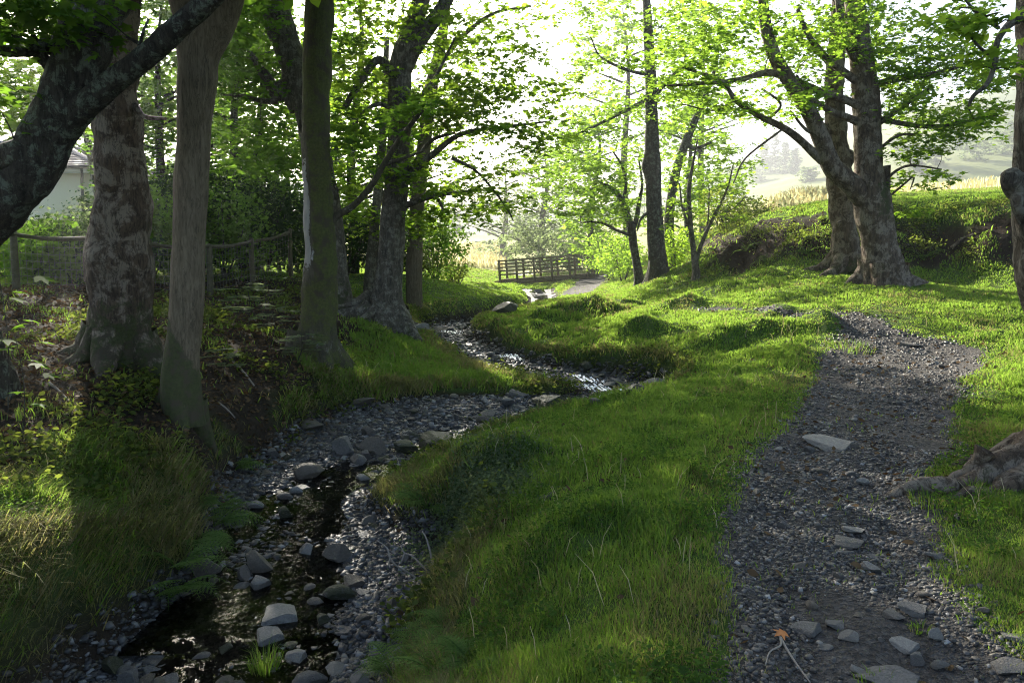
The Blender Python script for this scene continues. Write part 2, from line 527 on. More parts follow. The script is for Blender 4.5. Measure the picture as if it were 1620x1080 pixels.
def mat_grass(name, ramp_cols, dry_cols, trans=(.29, .48, .05), tw=.45):
    t = NT(name)
    r = t.attr('rnd'); dr = t.attr('dry')
    n = t.noise(t.pos(), 1.3, 3)
    f = t.math('ADD', t.math('MULTIPLY', r, .65), t.math('MULTIPLY', n, .45))
    c = t.ramp(f, ramp_cols)
    dc = t.ramp(r, dry_cols)
    c = t.mix(dr, c, dc)
    tc = t.mix(dr, trans, (.30, .25, .10))
    d = t.n('ShaderNodeBsdfDiffuse'); t.l(c, d.inputs[0])
    tr = t.n('ShaderNodeBsdfTranslucent'); t.l(tc, tr.inputs[0])
    m1 = t.n('ShaderNodeMixShader'); m1.inputs[0].default_value = tw
    t.l(d.outputs[0], m1.inputs[1]); t.l(tr.outputs[0], m1.inputs[2])
    g = t.n('ShaderNodeBsdfGlossy'); g.inputs['Roughness'].default_value = .5
    m2 = t.n('ShaderNodeMixShader'); m2.inputs[0].default_value = .012
    t.l(m1.outputs[0], m2.inputs[1]); t.l(g.outputs[0], m2.inputs[2])
    return t.done(m2.outputs[0])


def mat_ground():
    t = NT('meadow_soil')
    p = t.pos()
    n = t.noise(p, 2.5, 6, .65); n2 = t.noise(p, 28, 4, .7)
    gr = t.ramp(t.math('ADD', t.math('MULTIPLY', n, .6), t.math('MULTIPLY', n2, .4)), [(.3, (.030, .050, .010)), (.55, (.055, .09, .018)), (.75, (.09, .11, .03))])
    so = t.ramp(t.math('ADD', t.math('MULTIPLY', n, .5), t.math('MULTIPLY', n2, .5)), [(.3, (.012, .009, .006)), (.55, (.030, .022, .015)), (.8, (.06, .044, .03))])
    c = t.mix(t.attr('soil'), gr, so)
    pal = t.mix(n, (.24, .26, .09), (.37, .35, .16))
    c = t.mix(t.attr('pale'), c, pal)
    return t.done(t.bsdf(c, .95, t.bump(n2, .8, .03), .1))


def mat_gravelbed(name, cols, wet=.7):
    t = NT(name)
    p = t.pos()
    v = t.n('ShaderNodeTexVoronoi'); v.inputs['Scale'].default_value = 42; t.l(p, v.inputs['Vector'])
    v2 = t.n('ShaderNodeTexVoronoi'); v2.inputs['Scale'].default_value = 90; t.l(p, v2.inputs['Vector'])
    sep = t.n('ShaderNodeSeparateColor'); t.l(v.outputs['Color'], sep.inputs[0])
    n = t.noise(p, 3, 5)
    c = t.ramp(t.math('ADD', t.math('MULTIPLY', sep.outputs[0], .6), t.math('MULTIPLY', n, .4)), cols)
    h = t.math('ADD', v.outputs['Distance'], t.math('MULTIPLY', v2.outputs['Distance'], .5))
    return t.done(t.bsdf(c, wet, t.bump(h, .9, .02), .35))


def mat_stone(name, c1, c2, moss=0.0):
    t = NT(name)
    o = t.coord()
    oi = t.n('ShaderNodeObjectInfo').outputs['Random']
    n = t.noise(o, 7, 8, .7); n2 = t.noise(t.scale(o, (1, 1, 6)), 9, 4)
    c = t.ramp(t.math('ADD', t.math('MULTIPLY', n, .7), t.math('MULTIPLY', n2, .3)), [(.32, c1), (.66, c2)])
    c = t.mix(t.math('MULTIPLY', oi, .55), c, (.11, .085, .06))
    if moss:
        mm = t.ramp(t.noise(o, 4, 5, .7), [(.55 - moss * .2, (0, 0, 0)), (.62 - moss * .2, (1, 1, 1))])
        c = t.mix(mm, c, (.035, .038, .016))
    return t.done(t.bsdf(c, .55, t.bump(t.math('ADD', n, t.math('MULTIPLY', n2, .6)), .7, .03), .4))


def mat_pebble(name, stops):
    t = NT(name)
    c = t.ramp(t.attr('rnd'), stops)
    n = t.noise(t.pos(), 60, 3)
    c = t.mix(t.math('MULTIPLY', n, .4), c, (.03, .028, .025))
    return t.done(t.bsdf(c, .5, t.bump(n, .4, .01), .4))


def mat_wood(name, c1, c2, moss=0.0):
    t = NT(name)
    o = t.pos()
    n = t.noise(t.scale(o, (1, 1, 1)), 14, 6, .7); n2 = t.noise(o, 2.5, 4)
    c = t.ramp(n, [(.3, c1), (.7, c2)])
    if moss: c = t.mix(t.math('MULTIPLY', n2, moss), c, (.06, .075, .02))
    return t.done(t.bsdf(c, .85, t.bump(n, .5, .01), .2))


def mat_plain(name, col, rough=.7, nscale=8, var=.25, metal=0):
    t = NT(name)
    n = t.noise(t.coord(), nscale, 5, .65)
    c = t.mix(n, tuple(k * (1 - var) for k in col), tuple(min(1, k * (1 + var)) for k in col))
    return t.done(t.bsdf(c, rough, t.bump(n, .2, .01), .3, Metallic=metal))


M = {}
M['ground'] = mat_ground()
M['path'] = mat_gravelbed('path_gravel', [(.2, (.022, .018, .015)), (.5, (.042, .036, .031)), (.85, (.08, .072, .064))], .85)
M['bed'] = mat_gravelbed('stream_gravel', [(.2, (.02, .02, .02)), (.5, (.05, .05, .05)), (.85, (.10, .10, .105))], .5)
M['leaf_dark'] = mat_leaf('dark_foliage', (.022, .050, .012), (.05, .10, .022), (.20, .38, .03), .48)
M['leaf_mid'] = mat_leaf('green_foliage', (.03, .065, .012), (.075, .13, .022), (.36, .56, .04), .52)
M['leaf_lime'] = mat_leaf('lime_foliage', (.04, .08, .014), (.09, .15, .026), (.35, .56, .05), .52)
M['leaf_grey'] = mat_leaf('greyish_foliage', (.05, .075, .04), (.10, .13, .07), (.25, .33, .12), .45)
M['leaf_ever'] = mat_leaf('evergreen_foliage', (.014, .032, .012), (.03, .06, .02), (.06, .11, .02), .3)
M['leaf_olive'] = mat_leaf('bramble_foliage', (.025, .045, .010), (.06, .085, .02), (.24, .30, .04), .42)
M['fern'] = mat_leaf('fern_frond', (.05, .10, .022), (.12, .19, .05), (.28, .42, .08), .4)
M['litter'] = mat_leaf('dead_leaf', (.035, .022, .012), (.13, .085, .045), (.12, .07, .03), .25)
M['grass'] = mat_grass('meadow_grass', [(.15, (.026, .068, .008)), (.5, (.057, .130, .012)), (.9, (.115, .195, .024))], [(.1, (.07, .065, .025)), (.6, (.15, .11, .05)), (.95, (.28, .22, .11))])
M['rush'] = mat_grass('pale_grass', [(.2, (.30, .33, .11)), (.8, (.46, .47, .20))], [(.1, (.42, .38, .21)), (.9, (.58, .52, .34))], (.6, .6, .33))
M['bark_grey'] = mat_bark('grey_bark', (.035, .03, .024), (.125, .105, .08), (.23, .21, .17), .4, ps=1.3, bump=1.2)
M['bark_brown'] = mat_bark('brown_flaky_bark', (.03, .022, .016), (.115, .083, .058), (.25, .205, .16), .5, scale=6, stretch=.3, ps=.8, bump=1.0)
M['bark_smooth'] = mat_bark('smooth_bark', (.07, .053, .033), (.15, .12, .08), (.155, .125, .085), -.15, scale=9, stretch=.2, bump=.5)
M['bark_moss'] = mat_bark('mossy_bark', (.035, .03, .02), (.09, .08, .055), (.42, .42, .42), .05, moss=(.055, .062, .018))
M['bark_dark'] = mat_bark('dark_bark', (.014, .011, .009), (.062, .052, .04), (.15, .165, .125), .38, ps=1.6, bump=1.2)
M['twig'] = mat_plain('bare_twig', (.22, .19, .16), .8)
M['stone'] = mat_stone('slate', (.05, .048, .046), (.18, .172, .162))
M['stone_pale'] = mat_stone('pale_slate', (.13, .126, .12), (.33, .32, .295))
M['stone_brown'] = mat_stone('brown_stone', (.05, .043, .035), (.15, .13, .105))
M['stone_moss'] = mat_stone('mossy_stone', (.03, .03, .028), (.10, .095, .085), .8)
M['pebble'] = mat_pebble('slate_chips', [(.0, (.019, .016, .014)), (.45, (.046, .040, .036)), (.8, (.09, .083, .078)), (.95, (.15, .125, .095)), (1, (.32, .315, .31))])
M['pebble_wet'] = mat_pebble('wet_slate_chips', [(.0, (.015, .013, .012)), (.5, (.046, .043, .040)), (.85, (.10, .097, .093)), (1, (.25, .245, .235))])
M['wood'] = mat_wood('bridge_timber', (.07, .05, .025), (.18, .14, .07), .7)
M['wood_old'] = mat_wood('weathered_timber', (.045, .037, .025), (.13, .11, .08), .5)
M['render'] = mat_plain('cream_render', (.90, .83, .64), .9, 40, .06)
M['white'] = mat_plain('white_paint', (.8, .8, .8), .5, 10, .03)
M['slate'] = mat_plain('roof_slate', (.10, .085, .105), .55, 5, .35)
M['black'] = mat_plain('black_plastic', (.018, .018, .02), .4, 8, .1)
M['glass'] = mat_plain('window_glass', (.03, .05, .06), .08, 4, .1)
M['wire'] = mat_plain('wire', (.13, .125, .12), .8, 8, .2)


def mat_water():
    t = NT('stream_water')
    p = t.scale(t.pos(), (1, .8, 1))
    n = t.noise(p, 5, 3, .5, .5); n2 = t.noise(p, 16, 2, .5, .3)
    nb = t.bump(t.math('ADD', n, t.math('MULTIPLY', n2, .2)), .16, .05)
    g = t.n('ShaderNodeBsdfGlossy'); g.inputs['Roughness'].default_value = .03; t.l(nb, g.inputs['Normal'])
    tr = t.n('ShaderNodeBsdfTransparent'); tr.inputs[0].default_value = (.30, .28, .23, 1)
    fr = t.n('ShaderNodeFresnel'); fr.inputs[0].default_value = 1.33; t.l(nb, fr.inputs['Normal'])
    m = t.n('ShaderNodeMixShader'); t.l(fr.outputs[0], m.inputs[0]); t.l(tr.outputs[0], m.inputs[1]); t.l(g.outputs[0], m.inputs[2])
    return t.done(m.outputs[0])


M['water'] = mat_water()

# ------------------------------------------------------------------ ground, path and stream bed: one grid, cut into its surfaces
NY, NX = 540, 430
ys = -8 + 5.0 * np.exp(np.linspace(0, math.log((135 + 8) / 5.0), NY))
ts = np.linspace(-1, 1, NX)
gx = (ts[None, :] * (ys[:, None] + 8) * .95).ravel()
gy = np.repeat(ys, NX)
gz, ge, gbw, gside = H(gx, gy, True)
gp = path_sd(gx, gy)
gd = dirt_sd(gx, gy)
gb = bank_sd(gx, gy)
gz = gz + np.where((gp < 0) & (gy < 40), -.035 * sstep(0, -.3, gp) + .018 * fbm(gx * 5, gy * 5, 91, 3), 0)
gz = gz + np.where(gb < .3, .6 * fbm(gx * .9, gy * .9, 92, 4) * sstep(.3, -.5, gb), 0)
soil = np.clip(np.maximum(np.maximum(sstep(.25, -.15, gd), sstep(.2, -.2, gb)), sstep(.75, .3, ge / np.maximum(gbw, .1)) * (gy < 40)), 0, 1)
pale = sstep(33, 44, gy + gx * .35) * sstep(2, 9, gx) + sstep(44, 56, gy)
idx = np.arange(NY * NX).reshape(NY, NX)
quads = np.stack([idx[:-1, :-1], idx[:-1, 1:], idx[1:, 1:], idx[1:, :-1]], -1).reshape(-1, 4)
qp = gp[quads].mean(1); qe = ge[quads].mean(1)
sel_bed = (qe < .03) & (gy[quads].mean(1) < 60)
sel_path = (qp < 0) & ~sel_bed & (gy[quads].mean(1) < 60)
GV = np.stack([gx, gy, gz], 1)


def sub(sel, name, mat):
    q = quads[sel]
    used, inv = np.unique(q, return_inverse=True)
    o = np_mesh(name, GV[used], inv.reshape(-1, 4), 4, mat, None, {'soil': soil[used], 'pale': np.clip(pale[used], 0, 1)}, True)
    return tag(o, kind='structure')


sub(~sel_bed & ~sel_path, 'ground', M['ground'])
sub(sel_path, 'path', M['path'])
sub(sel_bed, 'stream_bed', M['bed'])


def ground_z(x, y):
    """height incl. the path and bank details of the mesh above (bilinear in the grid)"""
    x = np.atleast_1d(np.asarray(x, float)); y = np.atleast_1d(np.asarray(y, float))
    fi = np.clip(np.log((y + 8) / 5.0) / math.log((135 + 8) / 5.0) * (NY - 1), 0, NY - 1.001)
    fj = np.clip((x / ((y + 8) * .95) + 1) / 2 * (NX - 1), 0, NX - 1.001)
    i, j = fi.astype(int), fj.astype(int); a, b = fi - i, fj - j
    g = gz.reshape(NY, NX)
    return (g[i, j] * (1 - b) + g[i, j + 1] * b) * (1 - a) + (g[i + 1, j] * (1 - b) + g[i + 1, j + 1] * b) * a


def grid_val(arr, x, y):
    fi = np.clip(np.log((y + 8) / 5.0) / math.log((135 + 8) / 5.0) * (NY - 1), 0, NY - 1.001)
    fj = np.clip((x / ((y + 8) * .95) + 1) / 2 * (NX - 1), 0, NX - 1.001)
    return arr.reshape(NY, NX)[np.round(fi).astype(int), np.round(fj).astype(int)]


# water ribbon
def water():
    rows = []
    k0 = 14
    sl = SL[k0:]
    sn = SN[k0:]
    cols = np.linspace(-1, 1, 13)
    V = []
    for i in range(len(sl)):
        lw = sl[i, 3] * (1.0 if sl[i, 7] < .02 else .55) + .08
        rw = sl[i, 4] * (1.0 if sl[i, 8] < .02 else .6) + .08
        if sl[i, 1] > 9: lw, rw = lw * .5, rw * .5
        for c in cols:
            o = c * (lw if c > 0 else rw)
            V.append((sl[i, 0] + sn[i, 0] * o, sl[i, 1] + sn[i, 1] * o, sl[i, 2] + (.035 if sl[i, 1] < 9 else .008)))
    n = len(cols)
    a = np.arange(len(sl) - 1)[:, None] * n + np.arange(n - 1)[None, :]
    Q = np.stack([a, a + 1, a + n + 1, a + n], -1).reshape(-1, 4)
    o = np_mesh('stream_water', V, Q, 4, M['water'], None, None, True)
    tag(o, kind='structure')


water()

# far hills
def hill_z(x, y):
    t = x / y
    side = np.where(t > .06, sstep(.02, .75, t) * 1.0, sstep(-.05, -.8, t) * .75)
    z = 2 + sstep(120, 560, y) * (26 + 95 * side)
    z = z + 12 * fbm(x / 130, y / 130, 5, 4) * sstep(130, 350, y)
    return z - sstep(200, 110, y) * 6


def far_spot(px, py):
    """distance at which the far ground meets the sight line of this pixel"""
    d = np.linspace(60, 640, 400)
    x = (px - CX) / F * d
    z = np.where(d < 132, ground_z(x, d), hill_z(x, np.maximum(d, 120)))
    q = 400 - (z - CAMZ) / d * F
    k = np.nonzero(q <= py)[0]
    i = k[0] if len(k) else int(q.argmin())
    return d[i], q[i], z[i]


def hills():
    ny, nx = 90, 160
    yy = np.geomspace(120, 680, ny); tt = np.linspace(-1.05, 1.05, nx)
    x = (tt[None, :] * yy[:, None]).ravel(); y = np.repeat(yy, nx)
    z = hill_z(x, y)
    i = np.arange(ny * nx).reshape(ny, nx)
    Q = np.stack([i[:-1, :-1], i[:-1, 1:], i[1:, 1:], i[1:, :-1]], -1).reshape(-1, 4)
    tm = NT('hill_pasture')
    n = tm.noise(tm.pos(), .012, 5, .6); n2 = tm.noise(tm.pos(), .08, 5, .7)
    c = tm.ramp(tm.math('ADD', tm.math('MULTIPLY', n, .7), tm.math('MULTIPLY', n2, .35)), [(.35, (.05, .075, .03)), (.5, (.12, .15, .05)), (.62, (.17, .19, .07))])
    m = tm.done(tm.bsdf(c, .95, None, .1))
    o = np_mesh('hills', np.stack([x, y, z], 1), Q, 4, m, None, None, True)
    tag(o, kind='structure')


hills()

# ------------------------------------------------------------------ trees
def pathw(pl, per=8):
    """[(px,py,d,wpx)...] -> points, radii"""
    p = np.array([np.concatenate([P(a, b, c), [w * .5 * c / F]]) for a, b, c, w in pl])
    q = catmull(p, per)
    return q[:, :3], np.maximum(q[:, 3], .004)


class Skel:
    def __init__(s):
        s.p = np.zeros((60000, 3)); s.r = np.zeros(60000); s.n = 0

    def add(s, pts, r):
        k = len(pts)
        if s.n + k > len(s.p): return
        s.p[s.n:s.n + k] = pts; s.r[s.n:s.n + k] = r; s.n += k

    def near(s, c, up=.6):
        q = s.p[:s.n]
        d = np.linalg.norm(q - c, axis=1) + up * np.maximum(0, q[:, 2] - c[2])   # prefer to grow upward and outward
        d = d + 1.5 * np.maximum(0, .012 - s.r[:s.n]) * 10
        return int(d.argmin())


def grow(skel, tb, clumps, lpos, lsz, r, size=.13, per=22, spr=.42, twig=True, flat=.10):
    """leaf sprays inside ellipsoid clumps, each on a twig grown from the nearest wood"""
    cs = []
    for cl in clumps:
        px, py, d, rx, ry, rd, n = cl[:7]
        k = cl[7] if len(cl) > 7 else 1.0
        c = P(px, py, d); rad = np.array([rx * d / F, rd, ry * d / F])
        v = r.normal(0, 1, (n, 3)); v /= np.linalg.norm(v, axis=1)[:, None]
        u = r.random(n) ** .42
        pts = c + v * u[:, None] * rad
        for q in pts: cs.append((q, k))
    if not cs: return
    base = skel.p[:skel.n].copy()
    step = max(1, len(base) // 200)
    dist = [np.min(np.linalg.norm(base[::step] - q[0], axis=1)) for q in cs]
    for i in np.argsort(dist):
        c, k = cs[i]
        if twig:
            j = skel.near(c)
            a = skel.p[j]; L = np.linalg.norm(c - a)
            ra = min(skel.r[j] * .7, .006 + .011 * L)
            t = np.linspace(0, 1, max(3, min(9, int(L / .25) + 2)))[:, None]
            wob = r.normal(0, .07 * L, 3) * np.sin(t * math.pi) + r.normal(0, .03 * L, 3) * np.sin(2.3 * t * math.pi)
            pts = a + (c - a) * t + wob + np.array([0, 0, .10 * L]) * np.sin(t * math.pi)
            rr = ra + (max(.0028, ra * .35) - ra) * t[:, 0]
            tb.tube(pts, rr, 4 if ra < .02 else 6, cap=False)
            skel.add(pts[1:], rr[1:])
        n = max(3, int(per * r.uniform(.6, 1.4)))
        ang = r.random(n) * 2 * math.pi; rad = spr * k * np.sqrt(r.random(n))
        tilt = r.normal(0, .22, 2)
        lx, ly = np.cos(ang) * rad, np.sin(ang) * rad
        lz = lx * tilt[0] + ly * tilt[1] - .15 * rad ** 2 / spr + r.normal(0, flat * spr, n)
        lpos.append(c + np.stack([lx, ly, lz], 1))
        lsz.append(np.full(n, size) * r.uniform(.45, 1.35, n))


def crown(root, o, bt, V, FF, rn, leaf, bark, name='crown'):
    """leaves and the fine twigs that carry them: one mesh, two materials"""
    nl = sum(len(f) for f in FF)
    if bt.n:
        TV = np.concatenate(bt.V); off = len(V)
        FF = FF + [q + off for q in bt.Q] + [q + off for q in bt.T]
        V = np.concatenate([V, TV]); rn = np.concatenate([rn, np.full(len(TV), .2)])
    ob = np_mesh(name, V, FF, 0, M[leaf], root, {'rnd': rn, 'moss': np.zeros(len(V))}, False, o)
    ob.data.materials.append(M[bark])
    mi = np.zeros(len(ob.data.polygons), np.int32); mi[nl:] = 1
    ob.data.polygons.foreach_set('material_index', mi)
    return ob


def tree(name, label, cat, trunk, limbs=(), clumps=(), bark='bark_grey', leaf='leaf_mid', seg=20, lump=.12, flare=None, moss=None, seed=1, size=.13, per=22, spr=.42,
         template=LEAF_LOBED, top=(), topsize=.26, group=None, freq=2.0, trunkname='trunk', sink=True, lflat=.8, roots=(), aroots=None):
    r = np.random.default_rng(seed)
    tp, tr = pathw(trunk, 10)
    base = tp[0].copy()
    gz0 = ground_z(base[0], base[1])[0]
    if sink:
        tp = np.concatenate([[[base[0], base[1], gz0 - .25]], tp]) if tp[0][2] > gz0 else tp
        tr = np.concatenate([[tr[0]], tr]) if len(tr) < len(tp) else tr
    root = thing(name, (base[0], base[1], gz0), label, cat, group)
    o = np.array([base[0], base[1], gz0])
    sk = Skel()
    tb = TB()
    hh = lambda V: V[:, 2] - gz0
    attr = (lambda V: moss(V, hh(V))) if moss else None
    tb.tube(tp, tr, seg, lump, flare, seed, attr, freq)
    sk.add(tp[len(tp) // 3:], tr[len(tp) // 3:])
    for lm in roots:
        rt = TB()
        lp, lr = pathw(lm, 12)
        g = ground_z(lp[:, 0], lp[:, 1]); f = np.linspace(0, 1, len(lp))
        lp[:, 2] = lp[:, 2] * (1 - f) ** 2 + (1 - (1 - f) ** 2) * (g + lr * .30 + .02 * np.sin(f * 17))
        rt.tube(lp, lr * (1 + .13 * np.sin(f * 23 + lm[0][0])), 16, .34, None, seed + 5, lambda V: np.full(len(V), .22), 5.0)
        rt.build('root', M['bark_brown'], root, True, 'moss', o)
    for k in range(aroots[0] if aroots else 0):
        a = k * 6.283 / aroots[0] + r.uniform(-.4, .4) - 1.2
        L = aroots[1] * r.uniform(.6, 1.2); f = np.linspace(0, 1, 16)
        r0 = tr[1] * r.uniform(.38, .55)
        a2 = a + .5 * np.sin(f * r.uniform(2, 4)) * r.uniform(-1, 1)
        rx_, ry_ = base[0] + np.cumsum(np.cos(a2)) / 16 * L + math.cos(a) * tr[1] * .5, base[1] + np.cumsum(np.sin(a2)) / 16 * L + math.sin(a) * tr[1] * .5
        rr_ = r0 * (1 - f) ** .8 + .012
        rz_ = ground_z(rx_, ry_) + rr_ * .25 + .30 * (1 - f) ** 4 - .02
        rt = TB(); rt.tube(np.stack([rx_, ry_, rz_], 1), rr_, 12, .22, None, seed + k, lambda V: np.full(len(V), aroots[2]), 4.0)
        rt.build('root', M[bark], root, True, 'moss', o)
    for lm in limbs:
        lp, lr = pathw(lm, 7)
        tb.tube(lp, lr, max(6, min(14, int(lr[0] * 80))), lump * .7, None, seed + 3, (lambda V: np.full(len(V), .15)) if moss else None, freq * 1.5)
        sk.add(lp, lr)
    tb.build(trunkname, M[bark], root, True, 'moss', o)
    bt = TB(); lp, lz = [], []
    grow(sk, bt, clumps, lp, lz, r, size, per, spr)
    fpos, fsz = [], []
    grow(sk, None, top, fpos, fsz, r, topsize, per, spr * 1.7, False)
    VV, FF, RR = [], [], []
    off = 0
    if lp:
        V, Fc, rn = leaf_mesh(np.concatenate(lp), np.concatenate(lz), template, lflat, .3, r)
        VV.append(V); FF.append(Fc); RR.append(rn); off = len(V)
    if fpos:
        V, Fc, rn = leaf_mesh(np.concatenate(fpos), np.concatenate(fsz), LEAF_HEX, .75, .3, r)
        VV.append(V); FF.append(Fc + off); RR.append(rn)
    if VV:
        crown(root, o, bt, np.concatenate(VV), FF, np.concatenate(RR), leaf, bark if bark != 'bark_moss' else 'bark_dark')
    return root


def moss_low(h0, h1, amt=1.0):
    return lambda V, h: amt * sstep(h1, h0, h)


SY = 'tree'
# T1: leaning dark tree at the left edge
tree('sycamore_tree', 'dark crooked lichen covered tree at the left edge, thick bough reaching up right', SY,
     [(-20, 650, 7, 112), (-38, 560, 7, 84), (-58, 470, 7, 76), (-55, 400, 7, 80), (-22, 342, 7, 86), (25, 296, 7, 84), (60, 250, 7, 76), (85, 200, 7, 76), (108, 150, 7, 76), (128, 90, 7, 80), (150, 20, 7, 80), (175, -60, 7, 76), (190, -200, 7, 70), (200, -350, 7, 45), (205, -520, 7, 16)],
     [[(95, 215, 7, 42), (130, 172, 6.9, 42), (168, 138, 6.8, 38), (220, 98, 6.7, 35), (270, 54, 6.6, 34), (320, 10, 6.5, 32), (370, -40, 6.4, 28), (450, -130, 6.2, 26), (520, -250, 6, 12)],
      [(85, 222, 7, 42), (45, 235, 6.9, 42), (10, 247, 6.8, 40), (-40, 265, 6.8, 34), (-120, 270, 6.7, 24)],
      [(85, 110, 7, 26), (50, 76, 6.9, 18), (20, 60, 6.8, 12), (-30, 45, 6.7, 8)], [(82, 112, 7, 16), (60, 70, 6.9, 9), (42, 30, 6.8, 7), (40, -10, 6.7, 5)], [(90, 70, 7, 30), (50, 78, 6.9, 22), (0, 80, 6.8, 16), (-40, 70, 6.7, 9)],
      [(222, 95, 6.7, 8), (224, 60, 6.7, 5), (235, 30, 6.7, 4)], [(225, 72, 6.7, 6), (200, 58, 6.7, 4)]],
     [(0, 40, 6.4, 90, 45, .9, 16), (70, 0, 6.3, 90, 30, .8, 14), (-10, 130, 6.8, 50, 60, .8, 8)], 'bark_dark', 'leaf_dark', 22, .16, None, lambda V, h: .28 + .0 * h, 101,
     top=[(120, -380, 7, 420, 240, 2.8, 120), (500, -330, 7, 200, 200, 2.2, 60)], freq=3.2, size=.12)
# T2
tree('sycamore_tree', 'stout old tree with pale flaking bark and a burr, behind the left bank fence line', SY,
     [(192, 590, 9, 104), (190, 540, 9, 92), (190, 500, 9, 88), (192, 440, 9, 90), (189, 400, 9, 98), (194, 350, 9, 84), (192, 280, 9, 76), (184, 200, 9, 68), (181, 130, 9, 62), (186, 50, 9, 58), (195, -60, 9, 52), (205, -200, 9, 40), (212, -420, 9.2, 14)],
     [[(165, 440, 9, 60), (156, 405, 9, 44), (166, 370, 9, 50), (180, 340, 9, 40)], [(210, 165, 9, 14), (218, 172, 8.9, 9), (230, 185, 8.8, 7), (262, 188, 8.7, 5)], [(160, 258, 9, 12), (150, 252, 8.9, 10)]],
     [], 'bark_brown', 'leaf_mid', 24, .2, (.3, .35, 5, .4), moss_low(.1, 1.3, .75), 102, aroots=(6, .7, .6), top=[(180, -330, 9.5, 420, 230, 3.2, 150)], freq=2.6)
# T3
tree('sycamore_tree', 'slim smooth grey brown trunk forking high up, its foot dark with moss', SY,
     [(292, 672, 8, 62), (286, 610, 8, 62), (287, 560, 8, 54), (292, 520, 8, 52), (297, 440, 8, 51), (300, 360, 8, 50), (303, 280, 8, 50), (308, 200, 8, 51), (313, 130, 8, 57), (318, 85, 8, 56), (345, 40, 8, 50), (365, -10, 8, 42), (395, -100, 8, 36), (430, -320, 8, 14)],
     [[(312, 120, 8, 52), (303, 70, 8, 46), (298, 30, 8, 42), (280, -40, 8, 36), (250, -260, 8, 14)]],
     [], 'bark_smooth', 'leaf_mid', 22, .07, (.25, .5, 4, 1.0), lambda V, h: np.clip(1.15 * sstep(1.0, .55, h + (V[:, 0] + 3.42) * 2.2), 0, 1.1), 103, aroots=(3, .3, .8), top=[(350, -300, 8.3, 380, 200, 3, 150)])
# T4
tree('sycamore_tree', 'mossy green trunk with a long pale strip down its left side', SY,
     [(498, 575, 12, 80), (503, 530, 12, 60), (507, 470, 12, 54), (508, 420, 12, 51), (506, 350, 12, 47), (501, 280, 12, 45), (500, 200, 12, 44), (501, 120, 12, 44), (503, 60, 12, 44), (508, -20, 12, 42), (515, -150, 12, 36), (522, -360, 12.2, 16)],
     [[(525, 350, 12, 14), (535, 340, 12, 12), (562, 323, 11.9, 11), (590, 290, 11.8, 10), (612, 252, 11.7, 9), (642, 208, 11.6, 8), (676, 165, 11.5, 5)], [(606, 262, 11.75, 6), (640, 250, 11.6, 5), (672, 238, 11.5, 3)],
      [(483, 215, 12, 8), (476, 205, 12, 7), (474, 190, 12, 3)]],
     [(640, 185, 11.5, 60, 30, .7, 9, .8), (560, 250, 12.3, 40, 30, .8, 6, .8)], 'bark_moss', 'leaf_dark', 24, .17, (.45, .35, 5, .2),
     lambda V, h: np.clip(1.15 - 1.75 * sstep(.0, -.06, V[:, 0] - np.interp(h, [0, 1.2, 2.0, 3.0, 4.5], [P(506, 400, 12)[0], P(505, 400, 12)[0], P(503, 400, 12)[0], P(501, 400, 12)[0], P(500, 400, 12)[0]])) * sstep(.75, 1.7, h) * sstep(4.3, 2.4, h) - .55 * sstep(.9, .5, h), -.6, 1.2), 104, aroots=(5, .6, .5),  # negative moss values draw a paler strip along the left side
     top=[(500, -260, 12.5, 330, 180, 3.2, 190), (420, -60, 13.5, 120, 60, 1.5, 24, .6)])
# T6 grey forked tree behind
tree('sycamore_tree', 'thick grey forked trunk leaning left behind the mossy striped trunk', SY,
     [(528, 480, 17, 60), (527, 420, 17, 44), (520, 340, 17, 42), (503, 250, 17, 42), (486, 170, 17, 42), (468, 110, 17, 42), (446, 50, 17, 44), (428, -20, 17, 44), (400, -140, 17, 30), (390, -320, 17, 10)],
     [[(470, 175, 17, 24), (456, 140, 17, 30), (440, 148, 16.9, 24), (425, 128, 16.8, 18), (412, 108, 16.7, 14), (395, 84, 16.6, 8)], [(462, 80, 17, 22), (457, 120, 17, 22), (462, 165, 17, 24)], [(440, 160, 16.9, 10), (415, 160, 16.8, 9), (385, 152, 16.7, 6), (350, 150, 16.6, 3)]],
     [(400, 60, 16.5, 70, 60, 1.2, 30), (540, 60, 17, 40, 60, 1, 16), (560, 180, 17, 50, 70, 1.2, 26), (420, 230, 17, 90, 60, 1.4, 36), (370, 120, 16, 60, 60, 1.2, 26), (320, 60, 16.5, 50, 60, 1.2, 18), (380, 30, 16, 70, 40, 1.2, 18)], 'bark_grey', 'leaf_dark', 18, .1, None, moss_low(0, 2, .6), 105,
     top=[(430, -180, 17, 300, 140, 3.5, 170)], size=.14)
